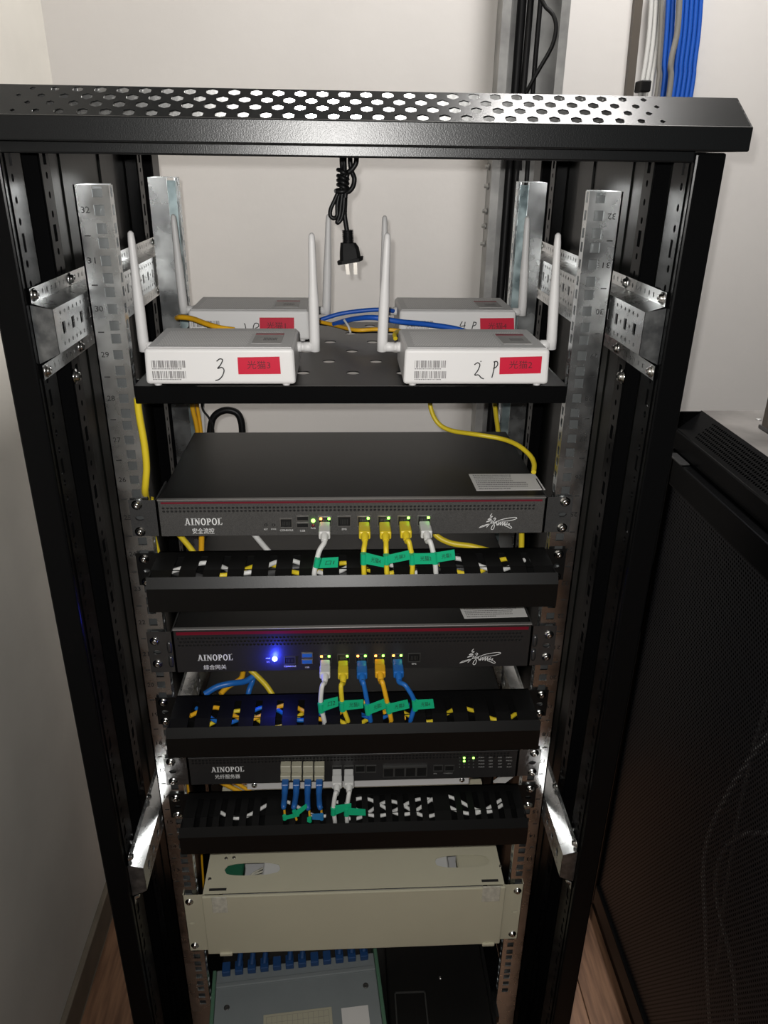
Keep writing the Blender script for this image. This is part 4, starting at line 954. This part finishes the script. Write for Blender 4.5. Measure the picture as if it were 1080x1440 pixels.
bundle(4, 'blue cable in the narrow bundle left of the grey cable', 'cable_royal', (945, 941, 937, 934), .0042, 2, 'left bundle of blue cables on the back wall', .018)
bundle(9, 'blue cable in the wide bundle right of the grey cable', 'cable_royal', (975, 970, 964, 958), .0042, 5, 'right bundle of blue cables on the back wall', .018)
bundle(1, 'grey cable between the two bundles of blue cables', 'cable_grey', (957, 953, 943, 940), .0055, 1, None, .036)
bundle(1, 'pale grey cable between white and blue cables', 'cable_grey', (932, 929, 926, 922), .0036, 1, None, .032)
a, b_ = at(900, 113, Y=TY-.036), at(912, 130, Y=TY-.036)
MB().rbox(a.x, b_.x, TY-.046, TY-.010, b_.z, a.z, .002, 1).build('cable_clamp', 'cable_black', None, label='small black clamp around the white cables', cat='clamp')

# ------------------------------------------------------------------ neighbouring cabinet, turned sideways
nx, ny0, ny1, nz = .53, -.24, .41, -.318
nb = empty('neighbour_cabinet', (nx+.3, .08, FL), 'lower black cabinet with perforated door and dusty top, standing beside the open one', 'cabinet')
MB().rbox(nx+.040, nx+.60, ny0, ny1, nz-.004, nz, .001, 1).build('top_panel', 'dust_top', nb)
q = MB(); fs = lambda u, v, w_: Vector((nx+.004+v*.036+w_*.55, u, nz-.030+v*.030-w_*.83))
q.perf(fs, ny0, ny1, 0, .10, []); q.perf(fs, ny0, ny1, .90, 1, [])
for k in range(6):
    q.perf(fs, ny0, ny1, .10+k*.1333, .10+(k+1)*.1333, [(ny0+.05+i*.0062+(.0031 if k % 2 else 0), .10+(k+.5)*.1333, .0021, .048, 'e') for i in range(88)], .0012, 8)
q.build('perforated_edge', 'black_paint', nb)
MB().rbox(nx, nx+.006, ny0, ny1, nz-.062, nz-.030, .0015, 1).build('fascia', 'black_paint', nb)
MB().rbox(nx+.004, nx+.60, ny1-.003, ny1, FL+.03, nz-.001, .001, 1).build('side_panel', 'black_paint', nb)
MB().rbox(nx+.004, nx+.60, ny0, ny0+.003, FL+.03, nz-.001, .001, 1).build('side_panel', 'black_paint', nb)
MB().box(nx+.59, nx+.60, ny0, ny1, FL+.03, nz-.001).build('rear_panel', 'black_paint', nb)
MB().rbox(nx+.002, nx+.60, ny0, ny1, FL, FL+.05, .002, 1).build('plinth', 'black_paint', nb)
dr = MB()
for (a, b_, c_, d_) in ((ny1-.045, ny1, FL+.06, nz-.066), (ny0, ny0+.045, FL+.06, nz-.066), (ny0+.045, ny1-.045, nz-.11, nz-.066), (ny0+.045, ny1-.045, FL+.06, FL+.11)):
    dr.rbox(nx-.014, nx+.004, a, b_, c_, d_, .0025, 2)
dr = dr.build('door_frame', 'black_paint', nb)
MB().box(nx-.007, nx-.006, ny0+.045, ny1-.045, FL+.11, nz-.11).build('perforated_panel', 'perforated_sheet', dr)
MB().rbox(nx-.020, nx-.014, ny1-.040, ny1-.022, nz-.40, nz-.26, .002, 2).build('door_handle', 'black_paint', dr)
for y in (ny1-.055, -.05): MB().rbox(nx-.0165, nx-.0015, y-.026, y+.026, nz-.0655, nz-.0620, .001, 1).build('hinge_plate', 'ear_gloss', dr)
for y, z in ((.06, nz+.0001), (.30, nz+.0001), (.30, nz)):
    pass
for x, y in ((.64, .36), (.72, .36)): MB().lathe((x, y, nz-.0002), (0, 0, 1), [(0, 0), (0, .005), (.0015, .0045), (.002, .002), (.001, 0)], 10).build('top_screw', 'galv_dull', nb)
for i, (c_, pts) in enumerate((('pale cable looping inside the perforated door of the neighbouring cabinet', [(.62, .02, -.55), (.60, .10, -.75), (.60, .16, -1.0), (.60, .10, -1.15), (.61, .04, -1.3), (.62, .0, -1.38)]),
                  ('second pale cable looping inside the neighbouring cabinet', [(.66, -.08, -.60), (.64, 0, -.80), (.62, .12, -.95), (.63, .15, -1.1), (.64, .06, -1.2), (.65, -.02, -1.38)]),
                  ('thin white cable hanging deep inside the neighbouring cabinet', [(.70, .20, -.50), (.68, .22, -.80), (.68, .20, -1.1), (.70, .18, -1.38)]))):
    cable(c_, 'cable_white', pts, .0035, pixel=False)
st = empty('small_bracket', (.70, .235, nz), 'small dark brown stand on the dusty top of the neighbouring cabinet', 'stand')
p = at(1076, 606, Z=nz)
MB().rbox(p.x-.002, p.x+.040, p.y-.012, p.y+.012, nz+.0005, nz+.090, .003, 2).build('stand_body', 'cable_brown', st)
MB().rbox(p.x-.004, p.x+.044, p.y-.016, p.y+.016, nz+.0001, nz+.006, .002, 2).build('stand_foot', 'ear_gloss', st)
for o in bpy.data.objects:
    if '_o' in o: del o['_o']
